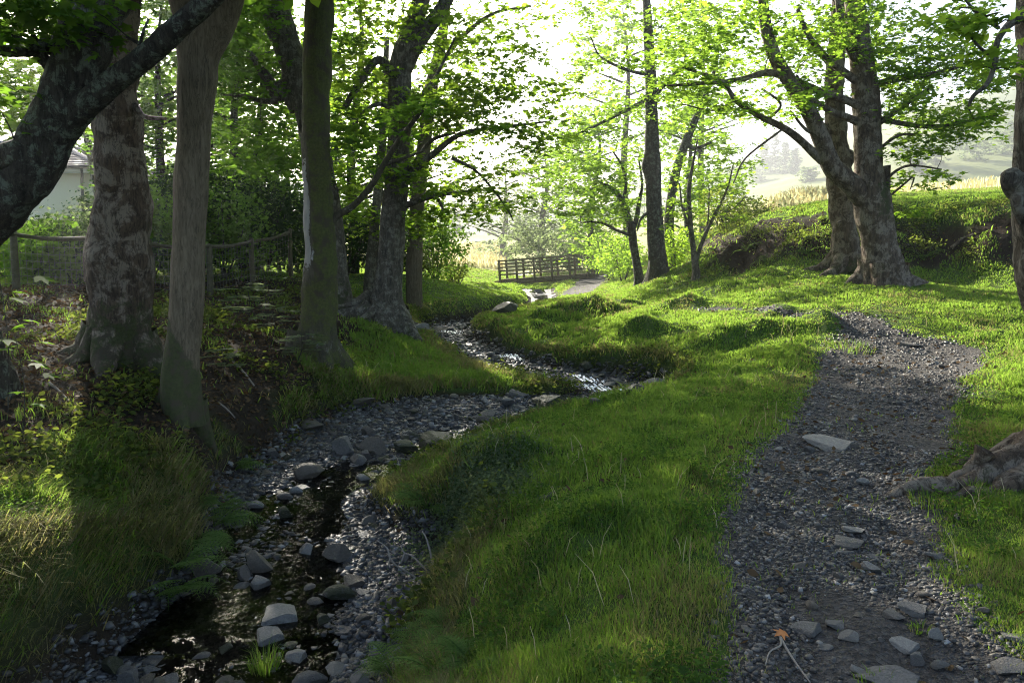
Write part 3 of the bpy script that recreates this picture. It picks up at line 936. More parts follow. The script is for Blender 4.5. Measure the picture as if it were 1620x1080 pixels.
# T5
tree('sycamore_tree', 'tall forked tree with spreading roots on the bank at the edge of the bright lawn', SY,
     [(612, 500, 17, 76), (613, 470, 17, 50), (617, 420, 17, 41), (622, 350, 17, 39), (628, 280, 17, 37), (632, 200, 17, 35), (633, 140, 17, 35), (634, 100, 17, 34), (648, 55, 17, 28), (662, 15, 17, 26), (675, -50, 17, 24), (690, -250, 17, 10)],
     [[(634, 118, 17, 28), (656, 76, 17, 25), (682, 38, 17, 23), (702, 8, 17, 20), (718, -30, 17, 18), (750, -180, 17, 8)],
      [(640, 285, 17, 12), (662, 265, 16.8, 11), (690, 240, 16.6, 10), (730, 212, 16.4, 8), (790, 202, 16.2, 6), (870, 192, 16, 3)], [(636, 328, 17, 12), (660, 318, 16.8, 9), (690, 310, 16.7, 7), (740, 302, 16.6, 4)],
      [(715, 250, 16.4, 5), (750, 268, 16.2, 5), (780, 300, 16, 4), (805, 335, 15.9, 3), (812, 350, 15.9, 2)], [(690, 310, 16.7, 5), (700, 330, 16.7, 4), (698, 350, 16.7, 3)],
      [(628, 130, 17, 16), (600, 95, 16.9, 13), (570, 130, 16.8, 12), (545, 170, 16.7, 9)], [(632, 180, 17, 8), (600, 165, 16.8, 7), (570, 180, 16.7, 4)], [(640, 190, 17, 9), (668, 150, 16.8, 7), (690, 120, 16.7, 5), (720, 60, 16.6, 3)], [(645, 275, 17, 6), (680, 225, 16.8, 6), (720, 210, 16.5, 4)],
      [(585, 470, 17.2, 26), (568, 478, 17, 18), (545, 482, 16.8, 12), (530, 486, 16.6, 6)], [(600, 480, 16.8, 24), (590, 492, 16.6, 14), (570, 505, 16.2, 6)]],
     [(590, 120, 17, 60, 70, 1.3, 34), (700, 40, 17, 70, 40, 1.2, 20), (690, 170, 16.5, 75, 36, 1.0, 36), (745, 150, 16.2, 80, 36, 1.0, 34), (795, 195, 15.8, 70, 26, 1.0, 18), (650, 265, 16.5, 60, 24, 1.0, 22), (725, 300, 16.6, 70, 26, 1.0, 20), (815, 110, 16, 60, 36, 1.2, 14), (660, 60, 17, 50, 50, 1.2, 18),
      (790, 300, 16, 40, 40, .8, 12), (820, 250, 16, 50, 22, .8, 8), (860, 150, 16, 60, 50, 1.2, 14), (800, 70, 16.5, 70, 30, 1.2, 10), (870, 210, 15.6, 50, 18, .8, 6), (560, 280, 17, 40, 40, 1, 14), (690, 345, 16.8, 40, 20, .7, 10), (600, 20, 17, 60, 50, 1.2, 18), (770, 40, 17, 40, 20, .8, 5)],
     'bark_grey', 'leaf_mid', 20, .1, (.5, .3, 5, 2.2), moss_low(0, .9, .5), 106, aroots=(6, 1.3, .4), top=[(640, -180, 17.5, 260, 110, 3.5, 150)], size=.14)
# small twin trunks behind T5
tree('young_tree', 'thin grey double stem standing in the gloom just left of the forked tree', SY,
     [(586, 440, 22, 20), (590, 380, 22, 16), (598, 300, 22, 14), (606, 200, 22, 12), (612, 60, 22, 8)], [[(592, 440, 22, 8), (600, 400, 22, 6), (606, 340, 22, 5), (604, 290, 22, 4)]],
     [(560, 330, 22, 60, 40, 1.2, 20), (640, 360, 22, 60, 30, 1.2, 20), (600, 200, 22, 90, 70, 1.8, 46)], 'bark_grey', 'leaf_mid', 12, .06, (.4, .3, 3, 1), None, 107, size=.15)
tree('ash_tree', 'pale leaning trunk rising between the boughs behind the forked tree', SY,
     [(655, 430, 22, 26), (660, 330, 22, 22), (672, 220, 22, 21), (682, 140, 22, 20), (696, 80, 22, 17), (706, 10, 22, 13), (716, -80, 22, 8)], [[(690, 110, 22, 9), (730, 60, 21.8, 7), (780, 22, 21.6, 5), (840, 10, 21.4, 3)]],
     [(720, 120, 22, 60, 60, 1.5, 34), (760, 30, 21.8, 70, 30, 1.2, 14), (720, 230, 22, 60, 50, 1.5, 26), (760, 330, 22, 50, 40, 1.5, 22), (840, 15, 21.5, 40, 16, .8, 5)], 'bark_smooth', 'leaf_mid', 14, .06, None, None, 108, size=.15)
# T8
tree('poplar_tree', 'tall straight trunk with a burl halfway up, right of the footbridge', SY,
     [(1043, 447, 26, 44), (1041, 420, 26, 30), (1037, 370, 26, 26), (1034, 300, 26, 25), (1032, 250, 26, 25), (1031, 200, 26, 20), (1030, 140, 26, 18), (1027, 80, 26, 16), (1024, 20, 26, 13), (1018, -80, 26, 8)],
     [[(1028, 280, 26, 16), (1023, 262, 26, 16), (1024, 245, 26, 8)], [(1030, 150, 26, 8), (1010, 165, 25.8, 7), (970, 185, 25.6, 6), (930, 205, 25.3, 4), (900, 215, 25.2, 2)], [(1031, 155, 26, 8), (1060, 125, 25.8, 7), (1085, 100, 25.6, 5)], [(1030, 120, 26, 6), (990, 110, 25.8, 5), (950, 90, 25.6, 3), (935, 60, 25.5, 2)],
      [(1034, 330, 26, 6), (1015, 345, 25.8, 4), (1008, 365, 25.8, 3)]],
     [(960, 195, 25.5, 70, 40, 1.5, 30), (1000, 150, 26, 60, 40, 1.5, 18), (940, 90, 26, 60, 50, 1.5, 11), (1050, 60, 26, 50, 60, 1.5, 24), (990, 40, 26, 70, 40, 1.5, 10), (1070, 150, 26, 40, 50, 1.2, 26), (1060, 20, 26, 60, 40, 1.5, 20), (890, 210, 25, 40, 24, 1, 12), (940, 15, 26, 60, 30, 1.4, 16), (900, 120, 25, 60, 50, 1.5, 13), (880, 60, 25, 50, 40, 1.5, 6), (860, 280, 26, 60, 30, 1.4, 16)],
     'bark_dark', 'leaf_lime', 16, .1, (.4, .4, 4, .5), moss_low(0, 2, .5), 109, per=27, size=.135, top=[(1030, -110, 26.5, 100, 60, 2.0, 12)])
# T9
tree('young_tree', 'small slender tree with a low spreading lime green crown beside the footbridge path', SY,
     [(1013, 454, 28, 20), (1008, 420, 28, 13), (1002, 385, 28, 13), (999, 362, 28, 13), (990, 335, 28, 10), (982, 315, 28, 9), (968, 298, 27.8, 6), (942, 286, 27.6, 3)],
     [[(1000, 365, 28, 9), (1007, 345, 28, 8), (1012, 315, 28, 6), (1016, 290, 28, 4), (1010, 250, 28, 3)], [(999, 372, 28, 6), (975, 364, 27.8, 5), (950, 352, 27.6, 4), (918, 352, 27.4, 2)], [(984, 320, 28, 6), (990, 295, 28, 5), (985, 265, 28, 4), (970, 240, 28, 3)]],
     [(925, 335, 27.5, 60, 26, 1.4, 34), (930, 285, 27.5, 60, 30, 1.5, 34), (985, 260, 28, 60, 40, 1.5, 40), (900, 250, 28, 50, 36, 1.5, 26), (960, 310, 28, 60, 30, 1.4, 26), (870, 300, 28, 30, 24, 1.2, 12), (1000, 330, 28.3, 40, 30, 1.2, 12)],
     'bark_dark', 'leaf_lime', 12, .08, (.5, .3, 3, 1), None, 110, size=.135, per=30)
tree('oak_tree', 'dark leaning trunk half hidden in leaves behind the tall straight trunk', SY,
     [(1058, 440, 31, 20), (1058, 380, 31, 17), (1060, 330, 31, 15), (1070, 270, 31, 14), (1086, 222, 31, 13), (1106, 175, 31, 10), (1128, 120, 31, 6), (1140, 60, 31, 4)], [[(1084, 225, 31, 8), (1100, 235, 30.8, 6), (1125, 225, 30.6, 4)]],
     [(1100, 180, 31, 70, 50, 1.8, 40), (1130, 100, 31, 60, 50, 1.8, 30), (1080, 280, 31, 50, 50, 1.6, 30), (1150, 250, 31, 50, 50, 1.6, 40), (1120, 320, 30, 60, 40, 1.5, 26), (1060, 90, 31, 40, 40, 1.6, 18), (1170, 190, 31, 30, 40, 1.4, 12)], 'bark_dark', 'leaf_lime', 12, .08, None, None, 111, per=26, size=.15, top=[(1130, -30, 31, 110, 50, 2.5, 24)])
tree('hawthorn_tree', 'thin twisted many stemmed tree rooted at the foot of the right bank', SY,
     [(1101, 430, 23, 12), (1097, 395, 23, 9), (1092, 350, 23, 8), (1090, 300, 23, 7), (1097, 255, 23, 4), (1104, 220, 23, 2)],
     [[(1100, 415, 23, 7), (1112, 380, 22.9, 6), (1128, 345, 22.8, 5), (1150, 300, 22.7, 3), (1160, 260, 22.6, 2)], [(1094, 370, 23, 5), (1080, 330, 23, 4), (1075, 290, 23, 2)], [(1112, 385, 22.9, 4), (1120, 350, 22.9, 3), (1122, 300, 22.8, 2)], [(1130, 342, 22.8, 3), (1160, 330, 22.7, 2), (1180, 310, 22.6, 2)]],
     [(1110, 300, 23, 50, 60, 1.0, 20, .7), (1150, 330, 22.8, 40, 40, .8, 14, .6), (1080, 340, 23, 30, 40, .8, 10, .6), (1150, 260, 22.8, 40, 30, .8, 10, .7)], 'bark_grey', 'leaf_mid', 10, .06, (.5, .3, 3, 0), None, 112, size=.10, per=20)
# T10 twin at the right: front
tree('sycamore_tree', 'broad pale barked tree with low leaning left limb, in front of the right bank', SY,
     [(1402, 458, 17, 84), (1398, 435, 17, 62), (1392, 395, 17, 52), (1384, 350, 17, 51), (1378, 312, 17, 53), (1375, 280, 17, 44), (1373, 240, 17, 42), (1371, 180, 17, 40), (1366, 120, 17, 36), (1359, 60, 17, 32), (1352, 0, 17, 30), (1345, -100, 17, 22), (1335, -280, 17, 8)],
     [[(1378, 325, 17, 36), (1350, 296, 16.9, 33), (1316, 262, 16.8, 30), (1299, 220, 16.7, 26), (1276, 170, 16.6, 24), (1250, 130, 16.5, 22), (1226, 90, 16.4, 20), (1213, 50, 16.3, 18), (1207, 0, 16.2, 15), (1200, -120, 16, 8)],
      [(1300, 255, 16.8, 14), (1268, 224, 16.7, 12), (1240, 203, 16.6, 11), (1198, 182, 16.4, 9), (1165, 160, 16.2, 8), (1148, 135, 16.1, 6), (1128, 122, 16, 5), (1080, 108, 15.8, 3)],
      [(1372, 175, 17, 15), (1342, 160, 16.9, 13), (1300, 146, 16.7, 12), (1250, 125, 16.5, 11), (1215, 115, 16.3, 10), (1170, 126, 16.2, 8), (1110, 132, 16, 6), (1055, 136, 15.8, 3)],
      [(1372, 200, 17, 14), (1345, 188, 16.9, 12), (1310, 174, 16.8, 10), (1280, 152, 16.7, 8), (1260, 120, 16.6, 5)], [(1370, 140, 17, 14), (1340, 118, 16.9, 12), (1308, 92, 16.8, 10), (1278, 55, 16.7, 8), (1262, 15, 16.6, 6)],
      [(1366, 115, 17, 14), (1345, 80, 16.9, 12), (1330, 30, 16.8, 10), (1322, -30, 16.7, 7)],
      [(1385, 132, 17, 10), (1420, 126, 16.9, 9), (1460, 120, 16.8, 8), (1510, 108, 16.7, 6), (1560, 90, 16.6, 3)], [(1390, 195, 17, 11), (1412, 180, 16.9, 10), (1440, 160, 16.8, 8), (1470, 140, 16.7, 5)], [(1392, 188, 17, 9), (1430, 196, 16.9, 8), (1480, 200, 16.8, 7), (1530, 192, 16.7, 5), (1580, 182, 16.6, 3)],
      [(1392, 235, 17, 6), (1420, 215, 16.9, 5), (1450, 212, 16.8, 3)], [(1394, 300, 17, 6), (1412, 275, 16.9, 5), (1440, 262, 16.8, 4), (1490, 268, 16.7, 2)], [(1396, 320, 17, 5), (1420, 300, 16.9, 4), (1445, 280, 16.8, 3), (1440, 300, 16.8, 2)],
      [(1215, 190, 16.5, 5), (1235, 165, 16.4, 4), (1205, 140, 16.3, 3)], [(1160, 160, 16.2, 4), (1130, 175, 16.1, 3), (1080, 165, 15.9, 2)], [(1300, 215, 16.7, 7), (1275, 205, 16.6, 5), (1250, 175, 16.5, 3)], [(1240, 203, 16.6, 4), (1180, 250, 16.4, 3), (1160, 290, 16.3, 2)], [(1330, 350, 16.9, 4), (1325, 352, 16.9, 2)],
      [(1380, 255, 17, 26), (1365, 235, 17, 16), (1368, 210, 17, 24)], [(1402, 262, 17, 14), (1404, 290, 17, 10), (1402, 310, 17, 12)]],
     [(1100, 130, 16, 70, 40, 1.1, 26, .9), (1180, 60, 16.2, 70, 60, 1.3, 30), (1090, 50, 16, 70, 50, 1.3, 24), (1270, 60, 16.6, 60, 60, 1.2, 26), (1280, 140, 16.3, 50, 40, 1.1, 16), (1230, 170, 16.5, 50, 26, 1, 10), (1440, 90, 16.8, 70, 60, 1.3, 40), (1520, 120, 16.7, 70, 50, 1.2, 34), (1500, 200, 16.7, 70, 26, 1.0, 24),
      (1440, 240, 16.7, 50, 24, .9, 12, .7), (1450, 285, 16.8, 50, 20, .8, 9, .6), (1560, 190, 16.5, 40, 30, 1, 14), (1420, 150, 16.6, 40, 40, 1, 14), (1330, 30, 16.5, 50, 60, 1.2, 20), (1400, 20, 17, 50, 50, 1.2, 18), (1500, 40, 17, 80, 40, 1.3, 20), (1160, 170, 16, 40, 30, .9, 8), (1590, 100, 16.6, 40, 50, 1, 14), (1020, 110, 15.6, 40, 26, .9, 8), (1450, 330, 16.9, 30, 18, .6, 4, .5)],
     'bark_brown', 'leaf_lime', 24, .12, (.42, .45, 5, 1.6), lambda V, h: .25 + .5 * sstep(.55, .2, np.abs(h - 1.75)) * sstep(.1, -.15, np.abs(V[:, 0] - P(1390, 330, 17)[0]) - .15), 113, aroots=(5, .55, .3), size=.12, per=29, top=[(1380, -160, 17, 340, 100, 3.2, 80)], freq=2.6)
# rear twin
tree('sycamore_tree', 'knobbly pale trunk standing close behind the low forked tree at the right bank', SY,
     [(1340, 428, 19.3, 54), (1338, 405, 19.3, 44), (1335, 370, 19.3, 39), (1332, 330, 19.3, 37), (1326, 270, 19.3, 36), (1323, 200, 19.3, 31), (1320, 150, 19.3, 28), (1322, 100, 19.3, 26), (1325, 40, 19.3, 22), (1328, -40, 19.3, 18), (1330, -220, 19.3, 8)],
     [[(1312, 215, 19.3, 18), (1304, 208, 19.2, 18), (1302, 196, 19.2, 10)], [(1336, 262, 19.3, 20), (1342, 250, 19.3, 20), (1345, 238, 19.3, 10)], [(1312, 140, 19.3, 12), (1298, 150, 19.2, 11), (1290, 158, 19.2, 6)], [(1325, 90, 19.3, 10), (1350, 60, 19.2, 7), (1390, 40, 19, 4)], [(1320, 110, 19.3, 9), (1290, 80, 19.2, 7), (1255, 60, 19, 4)]],
     [(1290, 40, 19, 60, 50, 1.4, 22), (1390, 60, 19, 60, 50, 1.4, 22), (1240, 100, 19, 60, 40, 1.4, 20), (1460, 180, 19, 60, 30, 1.2, 12), (1430, 130, 19.2, 60, 40, 1.3, 20)], 'bark_brown', 'leaf_lime', 22, .16, (.4, .4, 5, .3), moss_low(.1, .6, .6), 114, aroots=(5, .8, .4), per=27, size=.125, top=[(1330, -140, 19.3, 240, 80, 3, 70)], freq=2.8)
# T11 right edge
RB = P(1712, 700, 5.6)
tree('sycamore_tree', 'huge rough trunk at the right edge, its gnarled roots creeping onto the path', SY,
     [(1795, 780, 5.6, 260), (1782, 700, 5.6, 215), (1758, 620, 5.6, 180), (1718, 520, 5.6, 150), (1688, 430, 5.6, 138), (1678, 320, 5.6, 128), (1678, 200, 5.6, 120), (1680, 100, 5.6, 116), (1680, 0, 5.6, 112), (1675, -200, 5.6, 95), (1690, -420, 5.6, 62), (1700, -700, 5.6, 20)],
     [[(1655, 325, 5.6, 90), (1625, 305, 5.55, 52), (1606, 290, 5.52, 40), (1596, 272, 5.5, 24)], [(1640, 370, 5.55, 50), (1620, 330, 5.5, 34), (1607, 300, 5.5, 20)],
      [(1625, 20, 5.6, 22), (1596, 40, 5.55, 12), (1578, 66, 5.5, 9), (1574, 100, 5.5, 8), (1562, 132, 5.45, 7), (1540, 152, 5.4, 6), (1533, 172, 5.4, 4), (1540, 188, 5.4, 3)], [(1580, 45, 5.5, 6), (1545, 20, 5.45, 5), (1520, -10, 5.4, 3)], [(1574, 95, 5.5, 5), (1545, 70, 5.4, 4), (1525, 40, 5.4, 3)]],
     [(1540, 25, 5.4, 55, 30, .25, 9, .55), (1585, 80, 5.4, 30, 60, .25, 6, .5), (1560, 175, 5.3, 40, 14, .2, 3, .4)],
     'bark_grey', 'leaf_lime', 30, .12, (.2, .3, 5, .4), moss_low(.05, .5, .55), 115, size=.085, per=16, spr=.34, top=[(1700, -620, 5.8, 320, 200, 2.4, 40)], freq=3.4,
     roots=[[(1775, 600, 5.65, 140), (1700, 640, 5.62, 100), (1650, 666, 5.6, 76), (1606, 690, 5.5, 58), (1562, 712, 5.4, 46), (1525, 742, 5.35, 40), (1480, 756, 5.3, 30), (1445, 772, 5.3, 24), (1405, 786, 5.3, 14)],
            [(1770, 590, 5.8, 110), (1690, 622, 5.82, 76), (1640, 642, 5.85, 54), (1600, 662, 5.9, 40), (1562, 684, 5.9, 32), (1530, 704, 5.9, 22), (1500, 716, 5.9, 10)],
            [(1780, 660, 5.45, 120), (1700, 690, 5.4, 76), (1640, 712, 5.35, 54), (1600, 742, 5.25, 40), (1568, 764, 5.2, 28), (1530, 776, 5.2, 18), (1500, 784, 5.2, 8)],
            [(1560, 712, 5.4, 30), (1530, 722, 5.45, 20), (1500, 738, 5.5, 12), (1478, 742, 5.5, 6)]])

# generic woodland trees ---------------------------------------------------
def wood(name, label, px, py, d, h, w, seed, leaf='leaf_dark', bark='bark_dark', lean=0, low=.25, n=120, size=.2, rx=2.6, group=None, lobed=False, extra=()):
    """whole tree of height h (m): trunk at photo column px"""
    r = np.random.default_rng(seed)
    top = py - h * F / d
    tr = [(px, py + 6, d, w * 1.5), (px + lean * .1, py - (py - top) * .1, d, w), (px + lean * .35, py - (py - top) * .35, d, w * .8), (px + lean * .7 + 4, py - (py - top) * .7, d, w * .45), (px + lean, top + (py - top) * .06, d, w * .12)]
    tr = [(a + (r.normal(0, w * .35) if 0 < i_ < 4 else 0), b, c, e) for i_, (a, b, c, e) in enumerate(tr)]
    limbs = []
    for k in range(6):
        f = r.uniform(low + .02, .8); sx = (-1) ** k
        y0 = py - (py - top) * f; x0 = px + lean * f
        L = rx * r.uniform(.5, .9) * F / d * (1.15 - f * .6)
        limbs.append([(x0, y0, d, w * .4 * (1 - f * .5)), (x0 + sx * L * .5, y0 - L * .2, d + r.uniform(-.5, .5), w * .22), (x0 + sx * L, y0 - L * .38, d + r.uniform(-1, 1), w * .08)])
    cl = []
    m = 9
    for k in range(m):
        f = low + (1 - low) * (k + .5) / m
        wd = rx * (1 - abs(f - .55) * .9) * F / d
        cl.append((px + lean * f + r.uniform(-.5, .5) * wd, py - (py - top) * f, d + r.uniform(-.8, .8), wd * .72, (py - top) * .13, rx * .7, max(4, int(n / m))))
    cl += list(extra)
    return tree(name, label, SY, tr, limbs, cl, bark, leaf, 10, .06, None, None, seed, size=size, per=20, spr=.55, template=LEAF_LOBED if lobed else LEAF_HEX, group=group)


WG = 'trees of the dark wood on the left'
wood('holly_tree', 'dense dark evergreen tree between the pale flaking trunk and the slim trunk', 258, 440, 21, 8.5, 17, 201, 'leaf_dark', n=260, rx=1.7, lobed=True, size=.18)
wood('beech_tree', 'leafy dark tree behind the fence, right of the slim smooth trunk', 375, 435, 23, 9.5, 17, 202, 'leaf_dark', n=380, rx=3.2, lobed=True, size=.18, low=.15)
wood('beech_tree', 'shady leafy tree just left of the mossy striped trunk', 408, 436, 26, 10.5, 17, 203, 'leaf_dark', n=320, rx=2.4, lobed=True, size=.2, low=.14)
wood('sycamore_tree', 'leafy tree glimpsed between the mossy striped trunk and the forked tree', 555, 440, 27, 12, 17, 204, 'leaf_mid', n=340, rx=3.4, size=.21, low=.08)
wood('sycamore_tree', 'tree filling the corner above the house with sunlit green leaves', -95, 420, 19, 11, 26, 205, 'leaf_mid', extra=[(52, 165, 14, 70, 55, .8, 30), (20, 120, 14.5, 60, 50, .8, 16)], n=330, rx=3.0, lobed=True, size=.17, low=.36)
wood('sycamore_tree', 'leaning leafy tree added behind the pale flaking trunk, its crown shading the left bank', 180, 435, 22.5, 11, 13, 216, 'leaf_dark', lean=-142, low=.55, n=150, rx=1.5)  # tree added to keep direct sun off the left bank soil
wood('sycamore_tree', 'tall woodland tree far behind the pale flaking trunk', 150, 425, 45, 15, 14, 206, 'leaf_dark', n=460, rx=4.0, size=.28, low=.3)
wood('sycamore_tree', 'tall woodland tree far behind the fence and slim trunk', 330, 428, 36, 11, 14, 207, 'leaf_dark', n=440, rx=4.0, size=.30, low=.12)
wood('sycamore_tree', 'tall woodland tree far back, left of the forked tree', 500, 430, 38, 10.5, 14, 208, 'leaf_dark', n=340, rx=3.2, size=.30, low=.12)
wood('elm_tree', 'woodland tree at the sunny end of the wood beside the bright meadow', 655, 432, 38, 9, 14, 209, 'leaf_mid', n=170, rx=3.2, size=.28, low=.12)
# beyond the bridge
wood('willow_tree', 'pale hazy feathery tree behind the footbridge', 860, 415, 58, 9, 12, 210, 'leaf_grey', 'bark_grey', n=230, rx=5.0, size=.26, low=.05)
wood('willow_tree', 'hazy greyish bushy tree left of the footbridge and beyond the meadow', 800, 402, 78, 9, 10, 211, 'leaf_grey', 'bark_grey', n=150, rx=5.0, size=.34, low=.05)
wood('hazel_tree', 'bright lime green tree behind the slender young tree', 940, 425, 46, 10, 12, 212, 'leaf_lime', n=320, rx=4.0, size=.28, low=.1)
wood('hazel_tree', 'sunlit green tree filling the gap right of the tall straight trunk', 1090, 410, 44, 9, 12, 213, 'leaf_lime', n=180, rx=3.8, size=.26, low=.1)
wood('ash_tree', 'airy sunlit tree rising above the small lime tree into the white sky', 985, 430, 52, 19, 14, 214, 'leaf_lime', n=170, rx=4.5, size=.32, low=.35)
wood('ash_tree', 'airy tree in the haze over the bright top of the gully', 1110, 405, 56, 20, 12, 215, 'leaf_lime', n=150, rx=4.5, size=.34, low=.4)

# far trees on the hillside across the fields
HG = 'far trees on the hillside'
def fartree(name, label, px, py, hpx, rpx, seed, leaf, n=60, conif=False):
    d, py, z = far_spot(px, py)
    w = max(.03 * hpx, .8)
    top = py - hpx
    r = np.random.default_rng(seed)
    cl = []
    for k in range(6):
        f = .06 + .9 * (k + .5) / 6
        wd = rpx * ((1.15 - f) if conif else (1 - abs(f - .5) * .9))
        cl.append((px + r.uniform(-.25, .25) * wd * (not conif), py - (py - top) * f, d, wd, hpx * .12, rpx * .8 * d / F, n // 6))
    b = P(px, py, d)
    rt = tree(name, label, SY, [(px, py + 1, d, w), (px, (py + top) / 2, d, w * .6), (px, top, d, w * .2)], [], [], 'bark_dark', leaf, 6, 0, None, None, seed, top=cl, topsize=.0016 * d + .25, spr=.0016 * d, sink=False, group=HG)
    dz = z - rt.location.z
    rt.location.z = z
    for c_ in rt.children:
        for v in c_.data.vertices: v.co.z -= dz
    return rt


for i, (px, py, h, rx) in enumerate([(1210, 276, 52, 13), (1226, 274, 62, 14), (1242, 275, 55, 13), (1258, 276, 42, 12)]):
    fartree('conifer_tree', 'bluish conifer in the hazy cluster left of the knobbly trunk, far across the field', px, py, h, rx, 300 + i, 'leaf_ever', 110, True)
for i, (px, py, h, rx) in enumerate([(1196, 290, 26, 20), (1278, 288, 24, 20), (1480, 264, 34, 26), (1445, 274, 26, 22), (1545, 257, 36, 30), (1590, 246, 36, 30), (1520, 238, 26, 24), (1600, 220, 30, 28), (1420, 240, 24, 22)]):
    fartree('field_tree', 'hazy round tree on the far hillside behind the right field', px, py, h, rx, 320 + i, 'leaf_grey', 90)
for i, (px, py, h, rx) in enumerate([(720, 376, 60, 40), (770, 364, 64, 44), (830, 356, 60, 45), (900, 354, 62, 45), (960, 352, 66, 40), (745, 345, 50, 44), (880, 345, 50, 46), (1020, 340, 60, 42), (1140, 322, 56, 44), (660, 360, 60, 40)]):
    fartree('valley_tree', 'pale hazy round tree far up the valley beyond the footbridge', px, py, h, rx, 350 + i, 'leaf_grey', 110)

# ------------------------------------------------------------------ grass
def scatter(y0, y1, rho, xw=.76, extra=1.2):
    n = int(rho * (y1 - y0) * 2 * (xw * (y0 + y1) / 2 + extra))
    y = rng.uniform(y0, y1, n)
    x = rng.uniform(-1, 1, n) * (xw * y + extra)
    return x, y


LAWN_PX = [(540, 440), (640, 430), (740, 440), (790, 450), (820, 470), (760, 500), (690, 505), (640, 490), (600, 470)]
LAWN_W = [G(*p)[:2] for p in LAWN_PX]
MOUND_PX = [(-300, 700), (130, 690), (300, 710), (360, 790), (330, 870), (270, 990), (120, 1060), (0, 1080), (-300, 1080)]
MOUND_W = [G(*p)[:2] for p in MOUND_PX] + [np.array([-4.5, 2.0])]


def grass():
    X, Y = [], []
    e = [1.6, 2.4, 3, 3.7, 4.5, 5.5, 6.7, 8.2, 10, 12, 14.5, 17.5, 21, 25, 30, 36, 44, 54]
    for a, b in zip(e[:-1], e[1:]):
        x, y = scatter(a, b, 13500 * (3 / max(3, a)) ** 1.5)
        X.append(x); Y.append(y)
    x = np.concatenate(X); y = np.concatenate(Y)
    sd_e, _, bw, side = stream_at(x, y)
    en = sd_e + .16 * fbm(x * 1.6, y * 1.6, 31, 3)
    pd, dd, bd = path_sd(x, y), dirt_sd(x, y), bank_sd(x, y)
    mo = poly_sd(x, y, MOUND_W)
    t = en / np.maximum(bw, .1)
    pr = np.ones(len(x))
    pr *= sstep(-.10, .22, pd)
    pr = np.maximum(pr, (pd < 0) * .02 * (vn(x * 2, y * 2, 8) > .22))
    pr *= np.where(dd < 0, .015 + .12 * (vn(x * 1.4, y * 1.4, 12) > .22), 1)
    pr *= np.where(bd < 0, np.where(vn(x * .9, y * .9, 13) > .02, .40, .03), 1)
    pr *= np.where((t < 1.0) & (y < 40), np.clip(sstep(.22, .68, t) * 1.0, 0, 1), 1)
    pr *= np.where((x > -1.2) & (y > 11.8) & (y < 19) & (t < 1), sstep(.55, .95, t) + .06, 1)
    pr *= .75 + .5 * (vn(x * 3, y * 3, 14) > -.1)
    pr *= np.where((x < -3.2) & (y > 14) & (y < 34), .35, 1)
    cm = G(760, 790)
    pr *= 1 - .9 * (((x - cm[0]) / .42) ** 2 + ((y - cm[1] - .08) / .40) ** 2 < 1)
    k = rng.random(len(x)) < pr
    x, y, t, mo, pd, dd, bd, bw = x[k], y[k], t[k], mo[k], pd[k], dd[k], bd[k], bw[k]
    n = len(x)
    z = ground_z(x, y) - .012
    clump = fbm(x * 2.2, y * 2.2, 21, 3)
    fine = vn(x * 7, y * 7, 22)
    h = .085 + .085 * clump + .06 * fine
    ismound = sstep(.25, -.2, mo)
    edge = ((t < 1.25) & (y < 24)) * 1.0
    h = h + ismound * (.015 + .09 * clump) + edge * (.05 + .06 * fine)
    prom = (x < 0) & (y > 9.8) & (y < 15.5) & (dd > 0)
    h = np.where(prom, h + .05, h)
    h *= np.where(pd < .35, .55, 1) * np.where((x > 3.0) & (y > 12) & (bd > 0), .75, 1) * np.where((x < 0) & (y > 18), .6, 1)
    h *= rng.uniform(.55, 1.35, n)
    h = np.clip(h, .025, .42) * np.where(y > 40, 1.6, 1)
    dry = .07 + .20 * ismound * (.7 + clump) + edge * .6 + .55 * sstep(.10, .5, fbm(x * 1.3, y * 1.3, 33, 4)) + .22 * (pd < .4)
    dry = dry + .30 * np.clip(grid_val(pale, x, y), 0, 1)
    dry += .45 * np.exp(-((x - .85) / .5) ** 2 - ((y - 3.6) / .6) ** 2) + .35 * np.exp(-((x + .2) / .45) ** 2 - ((y - 4.7) / .5) ** 2) + .3 * np.exp(-((x + .35) / .5) ** 2 - ((y - 7.1) / .4) ** 2)
    dry = np.where(rng.random(n) < dry, rng.uniform(.55, 1, n), rng.uniform(0, .25, n))
    a = rng.random(n) * 2 * math.pi
    wind = np.stack([.36 * np.cos(clump * 6 + a), .36 * np.sin(clump * 6 + a)], 1)
    ln = rng.uniform(.2, 1.1, n) + ismound * .5 + edge * .5
    lean = wind * (ln * h)[:, None] * 1.9
    # blades at the lip of the bank hang over the stream
    wd = np.maximum(.0024, .00075 * y) * rng.uniform(.7, 1.4, n) * np.where(dry > .5, .8, 1) * (1 + .35 * ismound)
    ang = rng.random(n) * math.pi
    wx, wy = np.cos(ang) * wd, np.sin(ang) * wd * .6
    B = np.stack([x, y, z], 1); Wd = np.stack([wx, wy, np.zeros(n)], 1)
    m = B + np.concatenate([lean * .38, (h * .6)[:, None]], 1)
    tip = B + np.concatenate([lean, (h * (1 - .22 * ln))[:, None]], 1)
    V = np.stack([B - Wd, B + Wd, m + Wd * .75, m - Wd * .75, tip], 1).reshape(-1, 3)
    i = np.arange(n)[:, None] * 5
    o = np_mesh('grass', V, [i + np.array([[0, 1, 2, 3]]), i + np.array([[3, 2, 4]])], 0, M['grass'], None, {'rnd': np.repeat(rng.random(n), 5), 'dry': np.repeat(dry, 5)})
    tag(o, 'green meadow grass with dry brown patches covering the banks and lawn', 'grass', None, 'stuff')
    print('blades', n)


grass()


